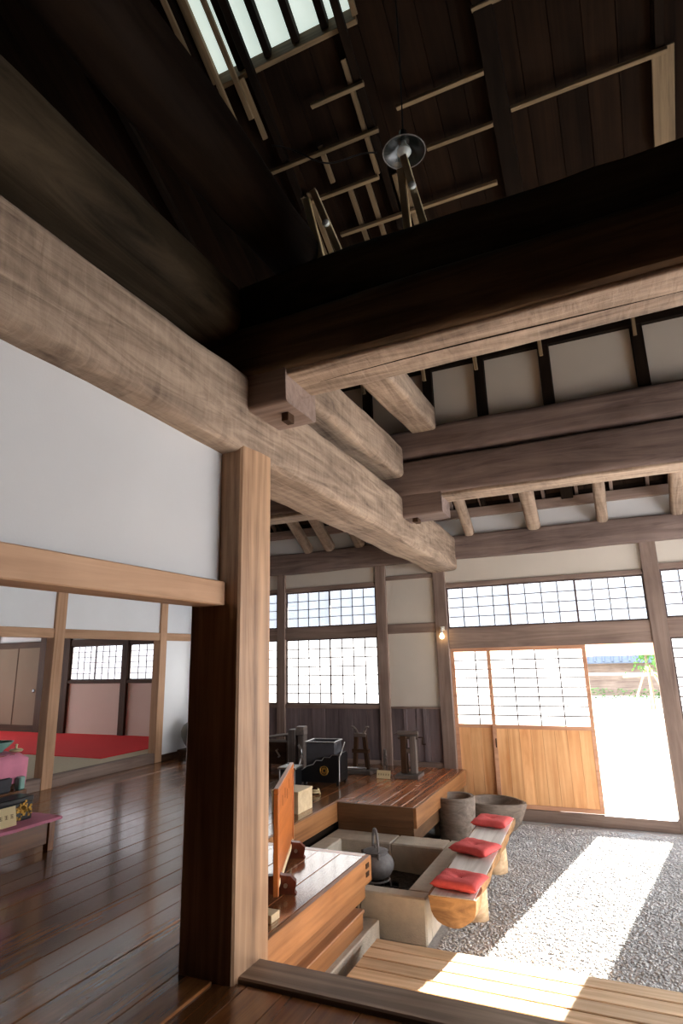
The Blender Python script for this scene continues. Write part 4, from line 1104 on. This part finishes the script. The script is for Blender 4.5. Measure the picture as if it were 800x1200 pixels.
ct = link('patterned_cloth', box_mesh(0.07, 0.06, 0.11, 'celadon', 0.01), None, None, Matrix.Translation((-5.035, 4.015, bz + 0.20 + 0.056)))
tag(ct, 'small pale blue folded cloth at the corner of the riser', 'cloth')
lx = thing('gold_lacquer_box', 'black lacquer box sprinkled with gold on the pink cloth', 'box', (-4.87, 3.62, bz))
box('body', (-0.09, -0.32, 0.0), (0.09, 0.34, 0.145), 'black', lx, 0.006)
box('lid', (-0.094, -0.325, 0.145), (0.094, 0.345, 0.185), 'black', lx, 0.006)
gd = MB()
for k in range(90):
    yy = 0.25 + random.gauss(0, 0.05); zz = 0.085 + random.gauss(0, 0.035)
    if -0.29 < yy < 0.33 and 0.01 < zz < 0.18:
        s = random.uniform(0.003, 0.010); gd.box((0.090, yy - s, zz - s), (0.0965, yy + s, zz + s))
gd.build('gold_flecks', 'gold', lx, False)['kind'] = 'stuff'
t = name_card('price_card', 'cream card leaning before the gold-flecked lacquer box', (-4.70, 3.60, bz), PI / 2, 0.28, 0.15, 0.25, 5)

# jar on the stand in the corner by the white panel
js = thing('jar_stand', 'low dark wooden stand by the white corner panel', 'stand', (-6.52, 8.42, 0))
box('top', (-0.20, -0.20, 0.14), (0.20, 0.20, 0.17), 'dark_post', js, 0.004)
for sx in (-0.18, 0.13):
    for sy in (-0.18, 0.13): box('leg', (sx, sy, 0), (sx + 0.05, sy + 0.05, 0.14), 'dark_post', js, 0.003)
jr = MB().lathe([(0.0, 0.0), (0.12, 0.0), (0.16, 0.06), (0.225, 0.20), (0.23, 0.28), (0.19, 0.38), (0.11, 0.43), (0.10, 0.46), (0.12, 0.48), (0.10, 0.48), (0.085, 0.45), (0.0, 0.44)], (0, 0, 0), 32)
jr.v = [(x - 6.52, y + 8.42, z + 0.17) for x, y, z in jr.v]
tag(jr.build('stoneware_jar', 'jar', None), 'rounded grey stoneware jar beside the white corner panel', 'jar')

# ------------------------------------------------------------------ outside
pl = box('porch_beam', (-2.5, 9.45, 1.50), (2.5, 9.57, 1.68), 'doorframe', None, 0.006)
tag(pl, 'reddish wooden porch beam seen through the open doorway', 'beam')
gw = thing('garden_wall', 'far garden wall with grey tiled coping across the yard', 'wall', (0, 34, DOMA))
box('wall_body', (-14, 0, 0.0), (14, 0.3, 1.65), 'post', gw, 0)
box('wall_band', (-14, -0.03, 1.0), (14, 0.0, 1.12), 'plaster', gw, 0)
for s in (-1, 1):
    v = [(-14, 0.15, 2.15), (14, 0.15, 2.15), (14, 0.15 + s * 0.7, 1.65), (-14, 0.15 + s * 0.7, 1.65)]
    mesh('coping_slope', v + [(x, y, z - 0.06) for x, y, z in v], [(0, 1, 2, 3), (4, 7, 6, 5), (0, 4, 5, 1), (1, 5, 6, 2), (2, 6, 7, 3), (3, 7, 4, 0)], 'tile', gw, False)
rt = MB()
for k in range(70):
    x = -13.8 + k * 0.4
    rt.tube([(x, 0.15, 2.18), (x, -0.56, 1.67)], 0.06, 6)
rt.build('tile_ridges', 'tile', gw)['kind'] = 'stuff'
hd = MB()
for k in range(900):
    x, y, z = random.uniform(-6, 6), random.uniform(-0.4, 0.4), random.uniform(0, 0.45)
    a = random.uniform(0, PI); s = 0.08
    n0 = len(hd.v)
    d = Vector((math.cos(a), math.sin(a), random.uniform(-0.5, 0.5))) * s; u = Vector((-math.sin(a), math.cos(a), random.uniform(-0.5, 0.5))) * s * 0.6
    c = Vector((x, y + 32.4, z + DOMA))
    hd.v += [c - d, c + u, c + d, c - u]; hd.f.append([n0, n0 + 1, n0 + 2, n0 + 3])
tag(hd.build('low_hedge', 'leaf', None, False), 'low green hedge strip before the far garden wall', 'hedge')
tree = thing('young_tree', 'young tree propped by pale poles in the yard', 'tree', (1.05, 26, DOMA))
MB().tube([(0, 0, 0), (0.03, 0, 0.9), (-0.02, 0, 1.8), (0.05, 0, 2.6)], [0.09, 0.07, 0.055, 0.03], 8).build('trunk', 'trunk', tree)
for k in range(3):
    a = 2 * PI * k / 3 + 0.5
    MB().tube([(0.8 * math.cos(a), 0.5 * math.sin(a), 0), (0.05 * math.cos(a), 0.05 * math.sin(a), 1.6)], 0.035, 8).build('prop_pole', 'deck', tree)
MB().tube([(-0.9, 0, 1.2), (0.5, 0, 1.3)], 0.035, 8).build('prop_rail', 'deck', tree)
lf = MB()
for k in range(1400):
    c = Vector((0.7 + random.gauss(0, 0.55), random.gauss(0, 0.5), 2.2 + random.gauss(0, 0.45)))
    d = Vector((random.uniform(-1, 1), random.uniform(-1, 1), random.uniform(-1, 1))).normalized()
    u = d.orthogonal().normalized() * 0.045; d = d * 0.09
    n0 = len(lf.v); lf.v += [c - d, c + u, c + d, c - u]; lf.f.append([n0, n0 + 1, n0 + 2, n0 + 3])
lf.build('foliage', 'leaf', tree, False)
